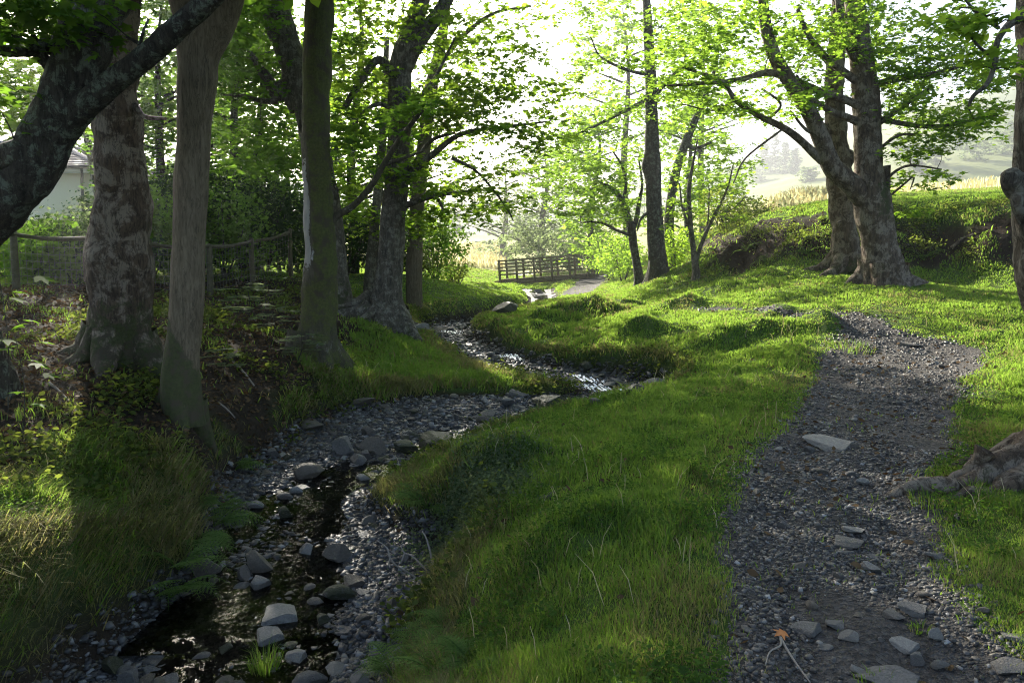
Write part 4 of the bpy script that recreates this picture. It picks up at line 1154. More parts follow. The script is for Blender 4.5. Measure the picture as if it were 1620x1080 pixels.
def rushes():
    """tall pale seeded grass in the field above the right bank and round the bright meadow past the bridge"""
    xs, ys_ = [], []
    for (px0, px1, d0, d1, n) in [(1185, 1320, 42, 58, 3600), (1400, 1640, 50, 66, 1100), (1310, 1420, 46, 60, 1500), (690, 800, 56, 92, 4500)]:
        d = rng.uniform(d0, d1, n); px = rng.uniform(px0, px1, n)
        xs.append((px - 810) / F * d); ys_.append(d)
    x = np.concatenate(xs); y = np.concatenate(ys_)
    k = (vn(x * .5, y * .5, 61) + rng.uniform(-.3, .3, len(x)) > -.05) & (path_sd(x, y) > .2)
    x, y = x[k], y[k]; n = len(x)
    z = ground_z(x, y)
    h = rng.uniform(.25, .8, n) * (.8 + .6 * vn(x * .3, y * .3, 62)); h = np.maximum(h, .2)
    w = np.maximum(.012, y * .0007)
    a = rng.random(n) * 6.28
    B = np.stack([x, y, z], 1); Wd = np.stack([w, np.zeros(n), np.zeros(n)], 1)
    ln = np.stack([np.cos(a), np.sin(a), np.zeros(n)], 1) * (h * .3)[:, None]
    up = np.stack([np.zeros(n), np.zeros(n), h], 1)
    V = np.stack([B - Wd * .6, B + Wd * .6, B + ln * .3 + up * .7 + Wd, B + ln * .3 + up * .7 - Wd, B + ln + up], 1).reshape(-1, 3)
    i = np.arange(n)[:, None] * 5
    o = np_mesh('tall_grass', V, [i + np.array([[0, 1, 2, 3]]), i + np.array([[3, 2, 4]])], 0, M['rush'], None, {'rnd': np.repeat(rng.random(n), 5), 'dry': np.repeat((rng.random(n) < .6) * 1.0, 5)})
    tag(o, 'tall pale straw coloured grass standing in the sunny far fields', 'tall grass', None, 'stuff')


rushes()


def leaf_cover(name, label, pts, size, template, mat, flat=.7, cat='undergrowth'):
    V, Fc, rn = leaf_mesh(pts, size, template, flat, .4, rng)
    o = np_mesh(name, V, Fc, 0, M[mat], None, {'rnd': rn})
    return tag(o, label, cat, None, 'stuff')


def undergrowth():
    P_, S_ = [], []
    # left bank and right turf bank: patches of small leafy plants
    x, y = [], []
    for a, b, rho in [(5, 9, 260), (9, 14, 130), (14, 24, 60), (19, 27, 60)]:
        p, q = scatter(a, b, rho); x.append(p); y.append(q)
    x, y = np.concatenate(x), np.concatenate(y)
    dd, bd = dirt_sd(x, y), bank_sd(x, y)
    e = stream_at(x, y)[0]
    patch = fbm(x * 1.5, y * 1.5, 71, 3)
    k = ((dd < .2) & (patch > .26) & (e > .05)) | ((bd < .5) & (patch > .2)) | ((e > .02) & (e < .5) & (patch > .12) & (y < 22))
    k |= (dd > 0) & (dd < .6) & (e > .1) & (x < -1.2) & (patch > .1)
    x, y = x[k], y[k]
    n = len(x)
    rep = 7
    X = np.repeat(x, rep) + rng.normal(0, .07, n * rep); Y = np.repeat(y, rep) + rng.normal(0, .07, n * rep)
    Z = ground_z(X, Y) + np.abs(rng.normal(.03, .07, n * rep))
    leaf_cover('undergrowth', 'low leafy undergrowth and ivy scattered over the dark banks', np.stack([X, Y, Z], 1), rng.uniform(.025, .065, n * rep) * (1 + Y * .018), LEAF_HEX, 'leaf_olive')
    # bramble-like creeping cover on the dark mound above the gravel bay
    c = G(760, 790)
    n = 11000
    X = c[0] + rng.normal(0, .27, n); Y = c[1] + .12 + rng.normal(0, .30, n)
    Z = ground_z(X, Y) + np.abs(rng.normal(.02, .04, n)) + .07 * np.exp(-((X - c[0]) / .3) ** 2 - ((Y - c[1]) / .3) ** 2)
    leaf_cover('creeping_plant', 'dense small grey green leaves creeping over the dark mound above the gravel bay', np.stack([X, Y, Z], 1), rng.uniform(.018, .036, n), LEAF_HEX, 'leaf_grey', .6, 'creeper')
    # dead leaves and twigs
    x, y = [], []
    for a, b, rho in [(2.5, 5, 90), (5, 9, 420), (9, 14, 260), (14, 26, 90)]:
        p, q = scatter(a, b, rho); x.append(p); y.append(q)
    x, y = np.concatenate(x), np.concatenate(y)
    k = (dirt_sd(x, y) < .3) | ((bank_sd(x, y) < .2) & (rng.random(len(x)) < .6)) | (rng.random(len(x)) < .085)
    k &= stream_at(x, y)[0] > -.3
    x, y = x[k], y[k]
    z = ground_z(x, y) + rng.uniform(.008, .03, len(x))
    leaf_cover('leaf_litter', 'brown dead leaves littering the bare soil of the left bank', np.stack([x, y, z], 1), rng.uniform(.03, .075, len(x)) * (1 + y * .012), LEAF_HEX, 'litter', .75, 'leaf litter')


undergrowth()


def clover():
    x, y = [], []
    for a, b, rho in [(2.6, 4, 1500), (4, 6, 1000), (6, 9, 520), (9, 13, 220)]:
        p, q = scatter(a, b, rho); x.append(p); y.append(q)
    x, y = np.concatenate(x), np.concatenate(y)
    k = (fbm(x * 1.7, y * 1.7, 171, 3) > .12) & (path_sd(x, y) > .02) & (dirt_sd(x, y) > 0) & (stream_at(x, y)[0] > .35)
    x, y = x[k], y[k]
    rep = 3
    X = np.repeat(x, rep) + rng.normal(0, .012, len(x) * rep); Y = np.repeat(y, rep) + rng.normal(0, .012, len(x) * rep)
    Z = ground_z(X, Y) + rng.uniform(.03, .12, len(X))
    leaf_cover('clover', 'small round leaved weeds and clover mixed into the near grass', np.stack([X, Y, Z], 1), rng.uniform(.012, .03, len(X)), LEAF_HEX, 'leaf_dark', .8, 'weeds')
    # dead stalks
    n = 620
    y = rng.uniform(2.6, 13, n); x = rng.uniform(-.74, .74, n) * y
    k = (path_sd(x, y) > .05) & (stream_at(x, y)[0] > .2) & (dirt_sd(x, y) > 0) & (fbm(x * 1.2, y * 1.2, 181, 3) > -.05)
    x, y = x[k], y[k]; n = len(x)
    h = rng.uniform(.10, .26, n); a = rng.random(n) * 6.28
    B = np.stack([x, y, ground_z(x, y)], 1); W = np.stack([np.full(n, .0013), np.zeros(n), np.zeros(n)], 1) * (1 + y * .12)[:, None]
    ln = np.stack([np.cos(a), np.sin(a), np.zeros(n)], 1) * (h * rng.uniform(.1, .9, n))[:, None]; up = np.stack([x * 0, x * 0, h], 1)
    V = np.stack([B - W, B + W, B + ln * .4 + up * .65 + W, B + ln * .4 + up * .65 - W, B + ln + up * .95 - W * .6, B + ln + up * .95 + W * .6], 1).reshape(-1, 3)
    i = np.arange(n)[:, None] * 6
    o = np_mesh('dry_stalks', V, np.concatenate([i + np.array([[0, 1, 2, 3]]), i + np.array([[3, 2, 5, 4]])]), 0, M['rush'], None, {'rnd': np.repeat(rng.random(n), 6), 'dry': np.ones(n * 6)})
    tag(o, 'thin pale dead grass stalks standing in the near grass', 'dry stalks', None, 'stuff')


clover()


# ------------------------------------------------------------------ ferns
def frond_mesh(L, r, name):
    m = 14
    t = np.linspace(0, 1, m)
    rise = r.uniform(1.0, 1.5); droop = r.uniform(1.0, 1.5)
    ax = np.stack([np.zeros(m), L * (t * .85), L * (rise * .75 * t - droop * .62 * t ** 2.2)], 1)
    tb = TB()
    tb.tube(ax, .004 * (1.1 - t) + .0008, 4, cap=False)
    V, Q = [], []
    nv = tb.n
    for i in range(3, m):
        f = t[i]
        pl = L * .30 * math.sin(math.pi * min(1, (f * .93 + .1)) ** .8) * (1.05 - f * .35) + .01
        tg = ax[i] - ax[i - 1]; tg /= np.linalg.norm(tg)
        for sx in (-1, 1):
            d = np.array([sx * .92, 0, -.12]) + tg * .38
            d /= np.linalg.norm(d)
            nl = 6
            q = np.cross(d, np.array([0, 0, 1.])); q /= np.linalg.norm(q)
            for j in range(nl):
                g = (j + .6) / nl
                c = ax[i] + d * pl * g + np.array([0, 0, -.12 * pl * g * g])
                w = pl * .115 * (1.1 - g) + .0012
                e = d * pl * .07
                for s2 in (-1, 1):
                    tipv = c + q * s2 * w + d * w * .5
                    k = len(V)
                    V += [c - e, tipv - e * .35, tipv + e * .5, c + e * .8]
                    Q.append((k, k + 1, k + 2, k + 3))
    rn = r.random(len(V) // 4)
    tb.add(np.array(V), np.array(Q), None, np.repeat(.2 + .6 * rn, 4))
    o = tb.build(name, M['fern'], None, False, 'rnd')
    me = o.data; bpy.data.objects.remove(o)
    return me


FR = [frond_mesh(L, np.random.default_rng(500 + i), 'frond') for i, L in enumerate((.34, .40, .46, .38, .5))]


def fern(px, py, label, scale=1.0, n=8, seed=0, group=None, lean=None, off=(0, 0)):
    r = np.random.default_rng(600 + seed)
    g = G(px, py)
    g = np.array([g[0] + off[0], g[1] + off[1], 0]); g[2] = ground_z(g[0], g[1])[0] + .03
    root = thing('fern', g, label, 'fern', group)
    for k in range(n):
        me = FR[r.integers(len(FR))]
        o = bpy.data.objects.new('frond', me); COL.objects.link(o); o.parent = root
        a = k * 2 * math.pi / n + r.uniform(-.3, .3)
        if lean is not None: a = lean + r.normal(0, .9)
        s = scale * r.uniform(.75, 1.15)
        o.scale = (s, s, s); o.rotation_euler = (r.normal(-.05, .16), r.normal(0, .15), a)
    return root


FG = 'ferns along the left grassy bank edge'
for i, (px, py, s, lab) in enumerate([(352, 812, .75, 'upper small fern on the left bank above the stream bend'), (338, 838, .95, 'large arching fern at the tip of the left grassy mound'), (305, 868, .9, 'fern hanging over the leaning slab on the left bank'),
                                      (282, 905, .95, 'feathery fern midway down the left stream bank'), (270, 950, .9, 'lowest fern drooping over the pool from the left bank'), (318, 800, .6, 'little fern in the grass behind the large arching fern'), (372, 745, .6, 'small fern at the stones where left bank narrows')]):
    fern(px, py, lab, s * 1.3, 8, i, FG, -1.75)
fern(676, 808, 'bright fern with upright fronds at left foot of the dark creeper mound', 1.0, 8, 20, None, 1.9)
fern(655, 790, 'smaller pale fern behind the bright fern on the creeper mound', .7, 6, 21, None, 1.4)
fern(655, 1030, 'yellow green fern clump at the bottom beside the gravel', .75, 11, 22)
fern(700, 1000, 'light fern in grass just above the bottom fern clump', .65, 9, 23, None, 1.6)
fern(620, 1075, 'fern at the water edge at the very bottom', .7, 9, 24, None, 1.4)
fern(745, 1060, 'dark fern under the overhanging grass at the bottom', .75, 9, 25, None, 1.3)
fern(690, 1075, 'low fern in front of the yellow green fern clump', .7, 9, 26)
for i, (px, py) in enumerate([(1180, 405), (1275, 405), (1460, 405), (1210, 420)]):
    fern(px, py, 'fern growing on the shaded face of the right turf bank', 1.5, 8, 40 + i, 'ferns on the right turf bank')


# ------------------------------------------------------------------ saplings and shrubs
def sapling(px, py, label, h, seed, nleaf=7, tmpl='pinnate', scale=1.0, leaf='leaf_grey', lean=(.0, .0), cat='sapling'):
    r = np.random.default_rng(700 + seed)
    g = G(px, py); g[2] = ground_z(g[0], g[1])[0]
    root = thing('sapling', g, label, cat)
    st_ = TB()
    top = g + np.array([lean[0], lean[1], h])
    t = np.linspace(0, 1, 8)[:, None]
    ax = g + (top - g) * t + np.array([.05, 0, 0]) * np.sin(t * 3)
    ax[0, 2] -= .05
    st_.tube(ax, np.linspace(.010, .004, 8) * scale, 6)
    pos, sz, V, Fc, R = [], [], [], [], []
    off = 0
    for k in range(nleaf):
        f = .35 + .65 * (k + .5) / nleaf
        a0 = g + (top - g) * f
        a = k * 2.4 + r.uniform(-.4, .4)
        d = np.array([math.cos(a), math.sin(a), r.uniform(.1, .35)])
        L = scale * r.uniform(.22, .38)
        pts = a0 + d * L * np.linspace(0, 1, 7)[:, None] + np.array([0, 0, -.12 * L]) * (np.linspace(0, 1, 7)[:, None] ** 2) * 2
        st_.tube(pts, .0025 * scale, 4, cap=False)
        side = np.cross(d, [0, 0, 1]); side /= np.linalg.norm(side)
        if tmpl == 'pinnate':
            its = [(j, s) for j in range(2, 7) for s in (-1, 1)] + [(6, 0)]
            for j, s in its:
                dv = d * .45 + side * s if s else d
                dv = dv / np.linalg.norm(dv); nn = np.array([0, 0, 1.]) + r.normal(0, .15, 3); nn -= dv * (nn @ dv); nn /= np.linalg.norm(nn)
                x = np.cross(dv, nn); l = L * .42
                V.append(pts[j] + l * (LEAF_HEX[:, :1] * x * .9 + LEAF_HEX[:, 1:2] * dv + LEAF_HEX[:, 2:] * nn)); Fc.append(np.arange(6) + off); off += 6; R.append(np.full(6, r.random()))
        else:
            dv = d + np.array([0, 0, -.35]); dv /= np.linalg.norm(dv); nn = np.array([0, 0, 1.]) + r.normal(0, .25, 3); nn -= dv * (nn @ dv); nn /= np.linalg.norm(nn)
            x = np.cross(dv, nn); l = L * .75
            V.append(pts[-1] + l * (LEAF_LOBED[:, :1] * x + LEAF_LOBED[:, 1:2] * dv + LEAF_LOBED[:, 2:] * nn)); Fc.append(np.arange(10) + off); off += 10; R.append(np.full(10, r.random()))
    st_.build('stem', M['bark_dark'], root, True, 'moss', g)
    np_mesh('leaves', np.concatenate(V), np.array(Fc), 0, M[leaf], root, {'rnd': np.concatenate(R)}, False, g)


sapling(392, 520, 'broad feathery leaved sapling on the dark bank between the two smooth trunks', .75, 1, 12, scale=1.35)
sapling(430, 540, 'low compound leaved sapling left of the mossy striped trunk', .5, 2, 9, scale=1.1)
sapling(470, 572, 'pale leaved sapling leaning over the bank at the foot of the mossy striped trunk', .45, 3, 9, lean=(.12, -.2), scale=.95)
sapling(418, 500, 'tall thin sapling in front of the wire fence', 1.0, 4, 7, scale=1.0)
sapling(350, 600, 'small green seedling on bare soil right of the slim smooth trunk', .4, 8, 8, scale=.7)
sapling(12, 650, 'young broad leaved sapling at the left edge beside the leaning dark tree', 1.25, 5, 18, 'lobed', .75, 'leaf_dark')
sapling(35, 700, 'small lobed leaf seedling at the left edge above the sunny mound', .9, 6, 8, 'lobed', .6, 'leaf_dark')


def shrub(name, label, px, py, d, w, h, seed, leaf='leaf_dark', n=60, size=.09, group=None, tmpl=LEAF_HEX, stems=6, per=24):
    r = np.random.default_rng(seed)
    X = (px - 810) / F * d
    z = ground_z(X, d)[0]
    o = np.array([X, d, z])
    root = thing(name, o, label, 'shrub', group)
    tb, sk = TB(), Skel()
    for k in range(stems):
        a = r.random() * 6.28
        t = np.linspace(0, 1, 7)[:, None]
        e = o + np.array([math.cos(a) * w * .30, math.sin(a) * w * .28, h * r.uniform(.6, .85)])
        pts = o + np.array([math.cos(a), math.sin(a), 0]) * .06 + (e - o) * t + r.normal(0, .05, 3) * np.sin(t * 3) - np.array([0, 0, .05]) * (1 - t)
        rr = np.linspace(.014 + .005 * h, .006, 7)
        tb.tube(pts, rr, 6, .1, None, k); sk.add(pts[1:], rr[1:])
    tb.build('stems', M['bark_dark'], root, True, 'moss', o)
    # clumps in world units -> reuse grow with a pixel ellipsoid
    lp, lz = [], []
    bt = TB()
    cz = (z + h * .52 - CAMZ) / d * F
    grow(sk, bt, [(px, 400 - cz, d, w * .5 * F / d, h * .46 * F / d, w * .45, n)], lp, lz, r, size, per, min(.4, w * .2), True, .25)
    V, Fc, rn = leaf_mesh(np.concatenate(lp), np.concatenate(lz), tmpl, .55, .4, r)
    crown(root, o, bt, V, [Fc], rn, leaf, 'bark_dark', 'foliage')


SHG = 'dark shrubs behind the left fence'
shrub('shrub', 'pale twiggy shrub in front of the white house, behind the fence', 112, 420, 16, 1.9, 1.7, 801, 'leaf_grey', 50, .07)
shrub('shrub', 'sunlit yellow green shrub at the far left behind the fence post', 30, 420, 18, 1.7, 1.4, 802, 'leaf_lime', 40, .08)
for i, (px, d, w_, h_, n) in enumerate([(70, 15.2, 2.2, 1.25, 150), (150, 15.8, 2.2, 1.35, 150), (235, 17.5, 2.4, 2.2, 180), (320, 19.5, 2.8, 2.8, 210), (390, 21.5, 3.0, 3.4, 240), (450, 23, 2.6, 2.6, 180), (280, 20, 2.4, 2.6, 150), (105, 17.5, 2.6, 1.5, 130), (20, 16.5, 2.4, 1.3, 110), (200, 19.5, 2.6, 2.4, 150), (355, 18.8, 2.4, 2.3, 150), (420, 20.6, 2.4, 2.6, 150), (480, 26, 2.8, 3.0, 140)]):
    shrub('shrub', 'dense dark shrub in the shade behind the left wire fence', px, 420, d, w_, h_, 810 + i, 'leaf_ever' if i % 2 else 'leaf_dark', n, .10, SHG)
shrub('shrub', 'dark shrub between the mossy striped trunk and the forked tree', 548, 420, 25, 3.2, 2.4, 831, 'leaf_ever', 140, .12)
shrub('shrub', 'dark bush in the gloom directly behind the forked tree', 605, 420, 27, 2.6, 2.2, 832, 'leaf_ever', 110, .12)
shrub('shrub', 'rounded dark bush at the back edge of the bright lawn', 690, 420, 29, 2.4, 2.9, 833, 'leaf_dark', 120, .12)
shrub('shrub', 'low bramble at the back of the lawn right of the forked tree', 655, 425, 27.5, 2.0, 1.2, 834, 'leaf_olive', 60, .10)
shrub('shrub', 'scrubby brown bramble at the lawn end near the bright meadow', 722, 425, 31, 1.5, 1.3, 835, 'leaf_olive', 44, .09)
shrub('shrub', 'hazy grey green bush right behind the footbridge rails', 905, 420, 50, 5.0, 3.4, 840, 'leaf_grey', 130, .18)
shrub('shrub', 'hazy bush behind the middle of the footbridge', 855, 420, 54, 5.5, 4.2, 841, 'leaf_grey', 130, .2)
shrub('shrub', 'sunlit lime bush at the right end of the footbridge', 965, 420, 39, 2.6, 2.6, 842, 'leaf_lime', 90, .13)
shrub('shrub', 'yellow green bush behind the slender young tree', 985, 420, 34, 2.0, 2.2, 843, 'leaf_lime', 70, .12)
shrub('shrub', 'shaded bush between the tall straight trunk and the twisted tree', 1068, 420, 28, 1.7, 1.7, 844, 'leaf_mid', 70, .10)
shrub('shrub', 'dark bush at the upper left end of the right bank', 1150, 420, 27, 2.2, 1.9, 845, 'leaf_olive', 70, .10)
shrub('shrub', 'brambly bush crowning the left shoulder of the right bank', 1192, 420, 29.5, 2.0, 1.5, 846, 'leaf_olive', 60, .10)
BRG = 'brambles on the right turf bank'
for i, (px, d) in enumerate([(1175, 23.5), (1225, 22.0), (1280, 20.8), (1455, 19.9)]):
    shrub('bramble', 'low bramble clump on the face of the right turf bank', px, 400, d, 1.1, .5, 860 + i, 'leaf_olive', 22, .06, BRG, stems=5, per=20)


def tussock(px, py, label, n, h, sp, seed):
    r = np.random.default_rng(seed)
    g = G(px, py)
    a = r.random(n) * 6.28; rad = sp * np.sqrt(r.random(n))
    x, y = g[0] + rad * np.cos(a), g[1] + rad * np.sin(a)
    B = np.stack([x, y, ground_z(x, y) - .01], 1)
    hh = h * r.uniform(.5, 1.2, n)
    ln = np.stack([np.cos(a), np.sin(a)], 1) * (hh * r.uniform(.2, .8, n))[:, None]
    th = r.random(n) * 3.14
    W = np.stack([np.cos(th), np.sin(th), th * 0], 1) * .0026
    m = B + np.concatenate([ln * .35, hh[:, None] * .65], 1); t = B + np.concatenate([ln, hh[:, None] * .8], 1)
    V = np.stack([B - W, B + W, m + W * .8, m - W * .8, t], 1).reshape(-1, 3)
    i = np.arange(n)[:, None] * 5
    o = np_mesh('grass_tussock', V, [i + np.array([[0, 1, 2, 3]]), i + np.array([[3, 2, 4]])], 0, M['grass'], None, {'rnd': np.repeat(r.random(n), 5), 'dry': np.repeat((r.random(n) < .25) * .8, 5)}, False, g)
    tag(o, label, 'grass tussock')


tussock(420, 1062, 'small grass tuft growing on the stones in the shallow water at the bottom', 170, .2, .09, 1)
tussock(1455, 985, 'little grass sprout between the slates on the path', 40, .06, .04, 2)
tussock(1400, 1078, 'grass sprouting under the largest slate on the path', 90, .07, .12, 3)
tussock(1470, 795, 'bright grass tuft at the tip of the gnarled roots', 150, .09, .12, 4)
tussock(1345, 548, 'grassy clump growing across the upper path', 260, .12, .35, 5)
tussock(935, 640, 'yellow green tuft on the gravel bar beside the cascade', 200, .16, .22, 6)

# ------------------------------------------------------------------ stones and gravel
import bmesh


def stone_mesh(seed, flat, mat, name='stone', cuts=13):
    r = np.random.default_rng(seed)
    bm = bmesh.new()
    bmesh.ops.create_icosphere(bm, subdivisions=4, radius=1)
    V = np.array([v.co[:] for v in bm.verts])
    for k in range(cuts):
        n = r.normal(0, 1, 3); n[2] *= .8; n /= np.linalg.norm(n)
        h = r.uniform(.34, .7)
        d = V @ n - h
        V = V - np.where(d > 0, d, 0)[:, None] * n
    V[:, 2] *= flat
    V[:, 0] *= 1.0; V[:, 1] *= r.uniform(.6, .85)
    V /= np.abs(V[:, 0]).max()
    for i, v in enumerate(V):
        q = Vector(v * 2.2) + Vector((seed, 0, 0))
        V[i] = v * (1 + .07 * mnoise.noise(q) + .035 * mnoise.noise(q * 3) + .015 * mnoise.noise(q * 8))
    for v, c in zip(bm.verts, V): v.co = c
    me = bpy.data.meshes.new(name); bm.to_mesh(me); bm.free()
    me.polygons.foreach_set('use_smooth', np.ones(len(me.polygons), bool))
    me.set_sharp_from_angle(angle=math.radians(24))
    me.materials.append(M[mat])
    return me


SM = {}
for mk in ('stone', 'stone_pale', 'stone_brown', 'stone_moss'):
    SM[mk, 'slab'] = [stone_mesh(900 + k, .28, mk) for k in range(3)]
    SM[mk, 'block'] = [stone_mesh(920 + k, .75, mk, cuts=8) for k in range(3)]
    SM[mk, 'round'] = [stone_mesh(940 + k, .6, mk, cuts=4) for k in range(2)]


def stone(px, py, wpx, hpx, kind, mat, label=None, group=None, rot=None, tilt=0, sink=.25, seed=None, name='stone', cat='stone', at=None):
    r = np.random.default_rng(int(px * 31 + py * 7) if seed is None else seed)
    if at is None:
        g = G(px, py); d = g[1]
        g[2] = ground_z(g[0], g[1])[0]
        sx = wpx * .5 * d / F
    else:
        g = np.array(at); sx = wpx
    ms = SM[mat, kind]
    o = bpy.data.objects.new(name, ms[r.integers(len(ms))])
    COL.objects.link(o)
    e = max(p.co[2] for p in o.data.vertices)
    sz = (hpx * .5 * d / F / e * 1.1 if at is None else sx * hpx)
    sz = min(sz, sx * 1.3)
    o.scale = (sx, sx * r.uniform(.9, 1.15), sz)
    o.rotation_euler = (r.normal(0, .10) + tilt, r.normal(0, .10), (r.uniform(-.5, .5) + (math.pi if r.random() < .5 else 0)) if rot is None else rot)
    o.location = (g[0], g[1], g[2] + sz * e * (1 - 2 * sink))
    tag(o, label, cat, group)
    return o


BIG = [
    (545, 715, 42, 32, 'block', 'stone', 'grey squared stone, left one of two side by side below the gravel bar'),
    (590, 718, 44, 34, 'block', 'stone_brown', 'brownish squared stone, right one of two side by side below the gravel bar'),
    (490, 757, 52, 32, 'round', 'stone_brown', 'smooth rounded brown boulder upstream of the white glinting riffle'),
    (481, 775, 30, 20, 'slab', 'stone_pale', 'pale angular stone tucked in front of the rounded brown boulder'),
    (411, 900, 50, 42, 'block', 'stone_brown', 'pointed brown pyramid shaped stone standing in the pool'),
    (408, 932, 44, 28, 'block', 'stone_pale', 'pale blue grey stone in the pool in front of the pointed stone'),
    (541, 948, 62, 32, 'round', 'stone_moss', 'dark round wet stone at the right side of the pool'),
    (448, 978, 84, 26, 'slab', 'stone_pale', 'long pale flat slab lying across the shallow stream'),
    (430, 1008, 58, 26, 'slab', 'stone_pale', 'pale flat slab just below the long slab'),
    (499, 960, 32, 20, 'round', 'stone', 'grey stone between the long slab and the dark round stone'),
    (482, 880, 32, 28, 'block', 'stone_pale', 'pale tilted stone right of the glinting riffle'),
    (533, 888, 48, 36, 'block', 'stone_brown', 'large brown stone at the gravel edge above the pool'),
    (562, 922, 44, 24, 'slab', 'stone_brown', 'flat brown stone above the dark round stone'),
    (575, 982, 28, 15, 'round', 'stone_brown', 'small tan stone on the pebbles right of the pool'),
    (466, 1045, 42, 22, 'slab', 'stone_pale', 'pale wedge of slate right of the grass tuft in the stream'),
    (492, 1085, 60, 34, 'round', 'stone', 'grey rounded stone at the bottom centre of the stream'),
    (256, 1048, 62, 14, 'slab', 'stone', 'long thin slate at the foot of the left bank'),
    (250, 1066, 48, 16, 'slab', 'stone', 'dark slate under the long thin slate at the left'),
    (284, 1030, 44, 13, 'slab', 'stone_pale', 'narrow pale slate at the head of the bottom shallows'),
    (262, 1088, 56, 15, 'slab', 'stone', 'flat slate at the bottom left shore'),
    (690, 708, 80, 30, 'slab', 'stone_moss', 'dark mossy slab under the right bank lip'),
    (640, 716, 56, 26, 'block', 'stone_moss', 'mossy block left of the dark slab under the right bank lip'),
    (322, 905, 56, 50, 'block', 'stone_brown', 'leaning brown slab set into the left bank under the ferns'),
    (432, 722, 26, 18, 'block', 'stone', 'grey cobble by the left bank at the head of the boulders'),
    (565, 735, 30, 24, 'round', 'stone', 'grey cobble wedged below the two squared stones'),
    (575, 762, 26, 18, 'block', 'stone_pale', 'pale cobble against the tip of the grassy mound'),
    (404, 805, 30, 16, 'round', 'stone_pale', 'pale oval cobble on the left shore above the riffle'),
    (452, 790, 30, 16, 'round', 'stone', 'grey oval cobble in the middle of the stream above the riffle'),
    (470, 782, 26, 18, 'round', 'stone_pale', 'pale rounded cobble beside the grey oval cobble'),
    (510, 835, 30, 16, 'slab', 'stone', 'flat wet stone in the glinting riffle'),
    (620, 1040, 34, 10, 'slab', 'stone', 'thin slate half under the bottom ferns'),
    # path
    (1312, 697, 84, 15, 'slab', 'stone_pale', 'flat pale mossy stone set in the middle of the path'),
    (1407, 1062, 110, 36, 'slab', 'stone', 'largest flat slate on the path at the bottom'),
    (1590, 1052, 70, 24, 'slab', 'stone', 'flat slate at the bottom right of the path'),
    (1482, 1003, 28, 28, 'block', 'stone_pale', 'upright pale block on the path'),
    (1432, 1008, 48, 14, 'slab', 'stone_pale', 'thin pale slate left of the upright block on the path'),
    (1453, 1034, 30, 20, 'block', 'stone', 'grey lump between the upright block and the largest slate'),
    (1487, 1042, 30, 22, 'block', 'stone_pale', 'pale lump below the upright block on the path'),
    (1443, 956, 54, 20, 'slab', 'stone', 'dark bluish slate above the upright block'),
    (1463, 938, 28, 11, 'round', 'stone_brown', 'tan oval stone above the dark bluish slate'),
    (1380, 893, 34, 15, 'slab', 'stone_pale', 'pale pointed slate alone in the middle of the lower path'),
    (1342, 855, 54, 14, 'slab', 'stone', 'dark sunken slate across the middle of the path'),
    (1276, 983, 50, 18, 'slab', 'stone', 'grey slate on the left of the path above the twig'),
    (1324, 982, 40, 18, 'slab', 'stone', 'grey slate beside the twig, right of its neighbour slate'),
    (1414, 966, 36, 16, 'slab', 'stone', 'small slab left of the dark bluish slate'),
    (1365, 757, 24, 12, 'round', 'stone_pale', 'small white stone on the path level with the roots'),
    (1300, 740, 24, 10, 'round', 'stone_brown', 'small brown stone left of the small white stone'),
    (1480, 880, 40, 16, 'slab', 'stone', 'flat stone on the right side of the path below the roots'),
    (1555, 968, 24, 10, 'round', 'stone_brown', 'reddish stone at the right grass edge of the path'),
    (1610, 1015, 50, 18, 'slab', 'stone', 'slate at the right frame edge beside the path'),
    (1350, 832, 40, 9, 'slab', 'stone_pale', 'thin pale sliver of slate above the sunken slate'),
    (820, 800, 1, 1, None, None, None),
    (888, 803, 16, 14, 'round', 'stone_pale', 'single pale stone lodged in the right end of the creeper mound'),
    (868, 790, 40, 16, 'slab', 'stone_moss', 'dark mossy ledge at the right end of the creeper mound'),
]
for b in BIG:
    if b[4]: stone(*b[:7])
# rocks at the cascade and the upper stream
for a in [(900, 605, 26, 12, 'slab', 'stone', 'dark slab at the head of the little cascade'), (1000, 625, 46, 22, 'block', 'stone_moss', 'dark mossy rock on the right of the little cascade'), (1035, 612, 40, 18, 'block', 'stone', 'rock under the eroded bank right of the cascade'),
          (940, 640, 26, 14, 'block', 'stone_brown', 'brown rock at the foot of the little cascade'), (975, 605, 24, 12, 'slab', 'stone', 'flat rock splitting the little cascade'), (870, 640, 60, 22, 'slab', 'stone_moss', 'mossy stone ledge at the head of the gravel bar'), (820, 628, 36, 14, 'slab', 'stone', 'slate on top of the gravel bar'),
          (800, 640, 30, 14, 'block', 'stone', 'grey lump on the gravel bar below the slate'), (770, 655, 34, 14, 'slab', 'stone', 'slate in the middle of the gravel bar'), (700, 650, 26, 10, 'slab', 'stone_pale', 'pale slate at the far side of the gravel bar'), (490, 680, 50, 18, 'slab', 'stone_brown', 'brown stone on the far left edge of the gravel bar'),
          (575, 640, 46, 14, 'block', 'stone_brown', 'stone poking from the promontory foot behind the gravel bar'), (800, 494, 46, 20, 'block', 'stone_moss', 'big mossy outcrop in the left bank below the footbridge'), (700, 525, 40, 10, 'slab', 'stone', 'dark slate ledge in the upper stream'), (665, 520, 36, 12, 'slab', 'stone_pale', 'pale ledge at the bend of the upper stream'),
          (745, 530, 30, 10, 'slab', 'stone', 'slate ledge under the right hummock bank'), (852, 464, 16, 8, 'block', 'stone_brown', 'stone abutment block under the right end of the footbridge'), (1440, 545, 36, 8, 'slab', 'stone_brown', 'worn rocky ledge on the right side of the upper path')]:
    stone(*a)
SG, PG = 'small stones in the stream bed', 'small stones on the gravel path'


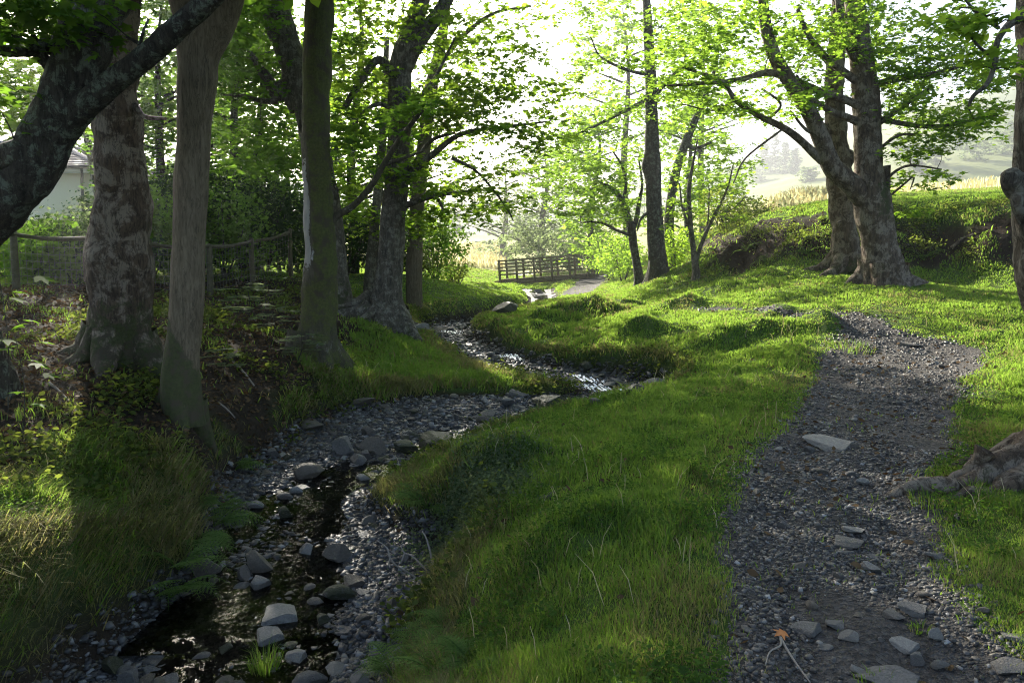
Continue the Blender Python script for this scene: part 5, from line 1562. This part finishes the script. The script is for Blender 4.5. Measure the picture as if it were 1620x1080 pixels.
def small(n, rngd, sel, label, group, s0, s1, mats, k0):
    r = np.random.default_rng(k0)
    c = 0
    while c < n:
        y = r.uniform(*rngd) if r.random() < .5 else rngd[0] + (rngd[1] - rngd[0]) * r.random() ** 2
        x = r.uniform(-.72, .70) * y
        ok, z = sel(x, y)
        if not ok: continue
        s = r.uniform(s0, s1) * (1 + (y - rngd[0]) * .03) * .5
        stone(0, 0, s, r.uniform(.6, 1.1), ('slab', 'slab', 'round', 'block')[r.integers(4)], mats[r.integers(len(mats))], label, group, r.uniform(0, 6.28), 0, .3, int(r.integers(1e6)), 'stone', 'stone', (x, y, z))
        c += 1


def in_bed(x, y):
    e = stream_at(np.array([x]), np.array([y]))[0][0]
    return e < .1, ground_z(x, y)[0]


def in_path(x, y):
    return path_sd(np.array([x]), np.array([y]))[0] < -.03, ground_z(x, y)[0]


small(170, (4.6, 12.5), in_bed, 'small slate stone lying among pebbles in the stream bed', SG, .06, .19, ('stone', 'stone', 'stone_pale', 'stone_brown', 'stone_moss'), 41)
small(30, (12.5, 24), in_bed, 'small slate stone lying among pebbles in the stream bed', SG, .10, .30, ('stone', 'stone_moss', 'stone_brown'), 42)
small(75, (2.6, 12), in_path, 'small grey stone embedded in the gravel of the path', PG, .03, .09, ('stone', 'stone', 'stone_pale', 'stone_brown'), 43)


def pebbles(name, label, mat, bands, maskf, s0, s1, lift=.35):
    X, Y = [], []
    for a, b, rho in bands:
        x, y = scatter(a, b, rho); X.append(x); Y.append(y)
    x, y = np.concatenate(X), np.concatenate(Y)
    k = maskf(x, y)
    x, y = x[k], y[k]; n = len(x)
    z = ground_z(x, y)
    s = (s0 + (s1 - s0) * rng.random(n) ** 3.2) * (.75 + .055 * y)
    B = np.array([(sx, sy, sz) for sx in (-1, 1) for sy in (-1, 1) for sz in (-1, 1)], float)
    V = B[None] * rng.uniform(.55, 1.0, (n, 8, 3))
    V[:, 1::2] *= np.array([.7, .7, 1])
    V *= np.stack([np.ones(n), rng.uniform(.5, .9, n), rng.uniform(.18, .5, n)], 1)[:, None, :]
    a = rng.random(n) * 6.28; tx = rng.normal(0, .22, n); ty = rng.normal(0, .22, n)
    ca, sa = np.cos(a)[:, None], np.sin(a)[:, None]
    vx = V[:, :, 0] * ca - V[:, :, 1] * sa; vy = V[:, :, 0] * sa + V[:, :, 1] * ca
    vz = V[:, :, 2] + vx * tx[:, None] + vy * ty[:, None]
    V = np.stack([vx, vy, vz], 2) * s[:, None, None] + np.stack([x, y, z + s * .3 * lift], 1)[:, None, :]
    Q = np.array([(0, 1, 3, 2), (4, 6, 7, 5), (0, 4, 5, 1), (2, 3, 7, 6), (0, 2, 6, 4), (1, 5, 7, 3)])
    Fc = (np.arange(n)[:, None, None] * 8 + Q[None]).reshape(-1, 4)
    o = np_mesh(name, V.reshape(-1, 3), Fc, 0, M[mat], None, {'rnd': np.repeat(rng.random(n), 8)})
    tag(o, label, 'gravel', None, 'stuff')
    print(name, n)


pebbles('gravel', 'loose grey slate chips covering the footpath', 'pebble', [(2.2, 3.2, 5200), (3.2, 4.5, 4200), (4.5, 6.5, 2600), (6.5, 9.5, 1500), (9.5, 15, 700), (15, 20, 350)], lambda x, y: (path_sd(x, y) < .12 + .2 * (rng.random(len(x)) - .6)) & (fbm(x * 1.9, y * .9, 141, 4) + rng.uniform(-.25, .25, len(x)) < .16), .006, .026)
pebbles('stream_pebbles', 'flat dark slate pebbles and shingle of the stream bed and gravel bar', 'pebble_wet', [(3.8, 6, 3000), (6, 8, 2200), (8, 10.5, 1500), (10.5, 14, 900), (14, 24, 350)], lambda x, y: stream_at(x, y)[0] + .16 * fbm(x * 1.6, y * 1.6, 31, 3) < .12 + .1 * rng.random(len(x)), .009, .05)

# ------------------------------------------------------------------ footbridge
def bridge():
    A, B = P(789, 443, 43), P(934, 433, 41.5)
    ax = B - A; L = np.linalg.norm(ax); ux = ax / L
    side = np.array([-ux[1], ux[0], 0]); side /= np.linalg.norm(side)
    up = np.cross(ux, side); up /= np.linalg.norm(up)
    if up[2] < 0: up = -up
    root = thing('footbridge', (A + B) / 2, 'small wooden footbridge with post and rail sides spanning the stream', 'footbridge')
    o = (A + B) / 2
    W = 1.25

    def part(name, fn, mat='wood'):
        tb = TB(); fn(tb); tb.build(name, M[mat], root, False, 'moss', o)
    part('deck', lambda t: [t.bar(A + ux * s + side * -.06, A + ux * s + side * (W + .06), .115, .04, up) for s in np.arange(.06, L, .125)])
    for k, off in ((0, .05), (1, W - .05)):
        part('beam', lambda t: t.bar(A - ux * .25 + side * off - up * .16, B + ux * .25 + side * off - up * .16, .14, .26, up))
    for k, off in ((0, -.065), (1, W + .065)):
        for f in np.linspace(.02, .98, 6):
            part('post', lambda t: t.bar(A + ux * L * f + side * off - up * .26, A + ux * L * f + side * off + up * 1.12, .11, .10, ux))
        for h in (.28, .48, .68, .87, 1.05):
            part('rail', lambda t: t.bar(A + side * (off + (.075 if k == 0 else -.075)) + up * h, B + side * (off + (.075 if k == 0 else -.075)) + up * h, .04, .075, up))


bridge()


# ------------------------------------------------------------------ stock fence on the left bank
def fence():
    R = [P(-120, 367, 11.5), P(20, 368, 13), P(140, 375, 14.2), P(235, 384, 15.3), P(330, 388, 16.5), P(397, 381, 18.2), P(458, 366, 20)]
    g = [ground_z(p[0], p[1])[0] for p in R]
    o = np.array([R[2][0], R[2][1], g[2]])
    root = thing('stock_fence', o, 'old wooden fence with round posts, sagging top rail and wire netting on the left bank', 'fence')
    for i, p in enumerate(R):
        tb = TB()
        tb.tube(np.array([[p[0], p[1], g[i] - .3], [p[0], p[1], (g[i] + p[2]) / 2], [p[0] + .01, p[1], p[2] + (.06 if i != 4 else .02)]]), [.065, .06, .055], 10, .06, None, i)
        tb.build('post', M['wood_old'], root, True, 'moss', o)
    for i in range(len(R) - 1):
        tb = TB()
        t = np.linspace(0, 1, 7)[:, None]
        pts = R[i] + (R[i + 1] - R[i]) * t - np.array([0, 0, .05]) * np.sin(t * math.pi) + np.array([0, -.07, -.02])
        tb.tube(pts, .038, 8, .10, None, i + 9)
        tb.build('rail', M['wood_old'], root, True, 'moss', o)
        tw = TB()
        a, b = R[i], R[i + 1]
        n = 14
        for h in np.linspace(.12, .93, 7):
            q = [np.array([a[0] + (b[0] - a[0]) * f, a[1] + (b[1] - a[1]) * f - .07, 0]) for f in np.linspace(0, 1, 8)]
            for f, v in zip(np.linspace(0, 1, 8), q): v[2] = (g[i] + (g[i + 1] - g[i]) * f) + h * (a[2] - g[i] + (b[2] - g[i + 1] - a[2] + g[i]) * f) - .02 * math.sin(f * 3.14)
            tw.tube(np.array(q), .0032, 4, cap=False)
        for f in np.linspace(.03, .97, n):
            x, y = a[0] + (b[0] - a[0]) * f, a[1] + (b[1] - a[1]) * f - .07
            z0 = g[i] + (g[i + 1] - g[i]) * f; hh = a[2] - g[i] + (b[2] - g[i + 1] - a[2] + g[i]) * f
            tw.tube(np.array([[x, y, z0 + .1 * hh], [x, y, z0 + .93 * hh]]), .0028, 4, cap=False)
        tw.build('wire_netting', M['wire'], root, False, 'moss', o)


fence()


# ------------------------------------------------------------------ house behind the trees, left
def house():
    d0 = 29.0
    cr = P(150, 272, d0)                     # right end of the near eave
    c2 = P(92, 262, d0)
    ez = P(120, 266, d0)[2]
    x1 = P(146, 272, d0)[0]; x0 = x1 - 9.5
    y0, y1 = d0, d0 + 7.0
    gz_ = ground_z((x0 + x1) / 2, d0)[0]
    o = np.array([(x0 + x1) / 2, d0, gz_])
    root = thing('house', o, 'cream rendered house with slate hip roof, half hidden behind the left trees', 'house')
    tb = TB(); zb = gz_ - .5
    tb.box(((x0 + x1) / 2, (y0 + y1) / 2, (zb + ez) / 2), (x1 - x0, y1 - y0, ez - zb))
    tb.build('wall', M['render'], root, False, 'moss', o)
    e = .42; rz = ez + 1.35
    E = [(x0 - e, y0 - e, ez), (x1 + e, y0 - e, ez), (x1 + e, y1 + e, ez), (x0 - e, y1 + e, ez)]
    ym = (y0 + y1) / 2
    Rr = [(x0 + 3.2, ym, rz), (x1 - 3.2, ym, rz)]
    V = [(a, b, c + .03) for a, b, c in E] + Rr
    tb = TB(); tb.add(V, [(0, 1, 5, 4), (2, 3, 4, 5)], [(1, 2, 5), (3, 0, 4)])
    # courses of slates
    for (p, q, r0, r1) in ((np.array(V[0]), np.array(V[1]), np.array(V[4]), np.array(V[5])), (np.array(V[1]), np.array(V[2]), np.array(V[5]), np.array(V[5]))):
        nrm = np.cross(q - p, r0 - p); nrm /= np.linalg.norm(nrm)
        if nrm[2] < 0: nrm = -nrm
        for k in range(14):
            f = (k + .05) / 14; f2 = (k + 1.02) / 14
            a, b = p + (r0 - p) * f, q + (r1 - q) * f
            c, dd = q + (r1 - q) * f2, p + (r0 - p) * f2
            tb.add([a + nrm * .045, b + nrm * .045, c + nrm * .012, dd + nrm * .012], [(0, 1, 2, 3)])
            tb.add([a + nrm * .045, b + nrm * .045, b + nrm * .004, a + nrm * .004], [(0, 1, 2, 3)])
    rf = tb.build('roof', M['slate'], root, False, 'moss', o)
    for a, b in ((V[1], V[5]), (V[0], V[4]), (V[4], V[5]), (V[2], V[5])):
        t = TB(); t.tube(np.array([a, (np.array(a) + b) / 2, b]) + np.array([0, 0, .05]), .09, 8); t.build('ridge_tile', M['slate'], rf, True, 'moss', o)
    tb = TB()
    tb.bar((x0 - e + .03, y0 - e + .04, ez - .10), (x1 + e - .03, y0 - e + .04, ez - .10), .03, .2); tb.bar((x1 + e - .04, y0 - e + .06, ez - .10), (x1 + e - .04, y1 + e - .06, ez - .10), .03, .2)
    tb.box(((x0 + x1) / 2, y0 - e / 2 + .04, ez - .185), (x1 - x0 + 2 * e - .2, e - .06, .02))
    tb.build('fascia', M['white'], root, False, 'moss', o)
    tb = TB()
    tb.bar((x0 - e, y0 - e - .05, ez - .02), (x1 + e, y0 - e - .05, ez - .02), .12, .10); tb.bar((x1 + e + .05, y0 - e - .1, ez - .02), (x1 + e + .05, y1 + e, ez - .02), .12, .10)
    tb.build('gutter', M['black'], root, False, 'moss', o)
    tb = TB()
    xd = P(131, 280, d0)[0]
    tb.tube(np.array([(xd + .2, y0 - e, ez - .06), (xd + .2, y0 - e + .02, ez - .25), (xd, y0 - .09, ez - .55), (xd, y0 - .09, ez - .75), (xd, y0 - .09, zb)]), .05, 8)
    tb.build('downpipe', M['black'], root, True, 'moss', o)
    for wx in (x1 - 3.2, x1 - 6.6):
        tb = TB(); wz = ez - .95
        for (cx_, cz_, sx, sz) in ((wx, wz + .6, 1.3, .07), (wx, wz - .6, 1.3, .07), (wx - .62, wz, .07, 1.13), (wx + .62, wz, .07, 1.13), (wx, wz, .06, 1.13)):
            tb.box((cx_, y0 - .02, cz_), (sx, .08, sz))
        f = tb.build('window', M['white'], root, False, 'moss', o)
        t2 = TB(); t2.box((wx, y0 - .005, wz), (1.16, .02, 1.1)); t2.build('pane', M['glass'], f, False, 'moss', o)


house()


# ------------------------------------------------------------------ dead branches, twig, leaf
def dead_branch():
    d = G(690, 900)[1]
    g = G(665, 960)
    root = thing('fallen_branch', g, 'bare pale forked dead branch sticking out of the bank over the gravel bay', 'branch')
    tb = TB()
    for pl in ([(655, 985, 5.55, 6), (672, 950, 5.6, 6), (690, 915, 5.65, 5), (706, 890, 5.7, 4), (719, 868, 5.75, 3)], [(690, 915, 5.65, 4), (684, 890, 5.75, 4), (680, 870, 5.8, 4), (674, 850, 5.85, 3), (668, 840, 5.9, 2)],
               [(672, 925, 5.6, 4), (650, 908, 5.65, 4), (628, 895, 5.6, 4), (617, 882, 5.6, 4), (612, 866, 5.65, 3), (596, 854, 5.7, 2)], [(617, 882, 5.6, 3), (615, 890, 5.55, 2), (617, 897, 5.5, 2)],
               [(684, 912, 5.65, 4), (664, 890, 5.7, 3), (650, 878, 5.72, 3), (640, 874, 5.74, 3), (634, 862, 5.76, 2)], [(640, 874, 5.74, 3), (636, 886, 5.7, 3), (630, 894, 5.68, 2)], [(688, 895, 5.7, 2), (676, 893, 5.68, 2), (671, 895, 5.66, 1.5)]):
        p, r = pathw(pl, 5); tb.tube(p, r * .85, 6, .15, None, 3, None, 8)
    tb.build('wood', M['twig'], root, True, 'moss', g)


dead_branch()


def ground_stick(name, label, px, w=3, mat='twig', cat='twig'):
    pts = []
    for a, b in px:
        q = G(a, b); q[2] = ground_z(q[0], q[1])[0] + .018; pts.append(q)
    o = pts[0]
    root = thing(name, o, label, cat)
    tb = TB(); p = catmull(np.array(pts), 5)
    tb.tube(p, np.linspace(w, w * .5, len(p)) * .5 * o[1] / F, 6, .15, None, 2, None, 9)
    tb.build('wood', M[mat], root, True, 'moss', o)


ground_stick('twig', 'thin dry twig on the path below the orange leaf, longer straight one', [(1232, 1000), (1245, 1020), (1262, 1045), (1282, 1074)], 5)
ground_stick('twig', 'thin bent dry twig on the path, pointing left from the orange leaf', [(1234, 1002), (1235, 1016), (1218, 1030), (1211, 1052)], 4)
ground_stick('branch', 'long dead stick lying on the dark soil below the pale flaking trunk', [(78, 608), (95, 622), (112, 640)], 5)
ground_stick('branch', 'dead stick on the dark bank between the slim trunk and gravel bar', [(360, 565), (385, 590), (402, 612)], 5, 'twig')
ground_stick('branch', 'broken stick among the ivy left of the gravel bar', [(345, 638), (360, 650), (372, 662)], 4, 'twig')
ground_stick('branch', 'thin stick across the shallow pool', [(380, 972), (400, 955), (420, 945)], 3, 'twig')
ground_stick('branch', 'mossy dead limb lying on the face of the right bank', [(1505, 385), (1525, 372), (1550, 368)], 6, 'bark_brown')
q = G(1243, 998)
V, Fc, rn = leaf_mesh(np.array([[0, 0, .03]]), .075, LEAF_LOBED, .95, .1, np.random.default_rng(3))
t = NT('orange_leaf'); orange = t.done(t.bsdf((.45, .17, .05), .7))
lf = np_mesh('fallen_leaf', V, Fc, 0, orange, None, None)
lf.location = (q[0], q[1], ground_z(q[0], q[1])[0]); tag(lf, 'curled orange dead leaf on the path above the twigs', 'leaf')


# white water and sky reflections at the little cascade, painted as pale strips
def cascade():
    V, Q = [], []
    r = np.random.default_rng(8)
    k = 0
    for (a, b, w_) in [((918, 598), (935, 607), .10), ((930, 612), (958, 624), .16), ((955, 618), (975, 628), .12), ((960, 630), (982, 622), .10), ((800, 565), (815, 572), .08), ((700, 522), (720, 530), .12)]:
        p0, p1 = G(*a), G(*b)
        for i in range(40):
            f = r.random(); c = p0 + (p1 - p0) * f
            c = c + np.array([r.normal(0, w_), r.normal(0, w_ * .5), 0]); z = ground_z(c[0], c[1])[0] + .05 + r.uniform(0, .02)
            l, ww = r.uniform(.04, .12), r.uniform(.008, .02)
            dx = (p1 - p0)[:2] / np.linalg.norm((p1 - p0)[:2]) * l
            nx = np.array([-dx[1], dx[0]]) / l * ww
            V += [(c[0] - nx[0], c[1] - nx[1], z), (c[0] + dx[0] - nx[0] * .5, c[1] + dx[1] - nx[1] * .5, z - .015), (c[0] + dx[0] + nx[0] * .5, c[1] + dx[1] + nx[1] * .5, z - .012), (c[0] + nx[0], c[1] + nx[1], z + .008)]
            Q.append((k, k + 1, k + 2, k + 3)); k += 4
    t = NT('white_water_and_glints'); m = t.done(t.bsdf((.75, .78, .8), .25, None, .6))
    o = np_mesh('foam_and_glints', V, np.array(Q), 0, m)
    tag(o, 'white water and painted sky glints along the little cascade', 'foam_and_glints', None, 'stuff')


cascade()


# ------------------------------------------------------------------ the hazy air of the valley
def haze():
    tb = TB(); tb.box((0, 345, 67), (1560, 750, 146))
    o = tb.build('haze', None, None, False)
    t = NT('hazy_air')
    v = t.n('ShaderNodeVolumePrincipled')
    v.inputs['Color'].default_value = (.93, .97, 1, 1); v.inputs['Density'].default_value = .0009; v.inputs['Anisotropy'].default_value = .7
    t.l(v.outputs[0], t.out.inputs['Volume'])
    o.data.materials.append(t.m)
    tag(o, 'thin pale haze filling the valley air', 'haze', None, 'stuff')


haze()

# ------------------------------------------------------------------ light, sky, camera
SUN_AZ, SUN_EL = math.radians(-26), math.radians(26)
w = bpy.data.worlds.new("World"); S.world = w; w.use_nodes = True
nt = w.node_tree
bg = nt.nodes['Background']
sky = nt.nodes.new('ShaderNodeTexSky'); sky.sky_type = 'NISHITA'; sky.sun_disc = False
sky.sun_elevation = SUN_EL; sky.sun_rotation = SUN_AZ
sky.dust_density = 2.5; sky.air_density = 1.0
nt.links.new(sky.outputs[0], bg.inputs[0]); bg.inputs[1].default_value = .08
sl = bpy.data.lights.new('sun', 'SUN'); sl.energy = 5; sl.angle = math.radians(.5); sl.color = (1, .93, .80)
so = bpy.data.objects.new('sun', sl); COL.objects.link(so)
sd = Vector((math.sin(SUN_AZ) * math.cos(SUN_EL), math.cos(SUN_AZ) * math.cos(SUN_EL), math.sin(SUN_EL)))
so.rotation_euler = sd.to_track_quat('Z', 'Y').to_euler()
so.location = (-20, 40, 40)

cam = bpy.data.cameras.new('camera'); co = bpy.data.objects.new('camera', cam); COL.objects.link(co)
cam.sensor_width = 36; cam.lens = 36 * F / 1620.0
cam.clip_start = .05; cam.clip_end = 5000
co.location = (0, 0, CAMZ); co.rotation_euler = (math.pi / 2 - TH, 0, 0)
S.camera = co
S.view_settings.view_transform = 'Standard'; S.view_settings.look = 'None'
S.view_settings.exposure = 2.15; S.view_settings.gamma = 1
c = S.cycles
c.filter_width = 1.1; c.use_denoising = True; c.denoising_prefilter = 'NONE'; c.denoising_input_passes = 'RGB_ALBEDO_NORMAL'
try: c.denoiser = 'OPENIMAGEDENOISE'
except Exception: pass
c.max_bounces = 6; c.diffuse_bounces = 3; c.glossy_bounces = 2; c.transmission_bounces = 4; c.transparent_max_bounces = 6; c.volume_bounces = 0
c.sample_clamp_indirect = 4
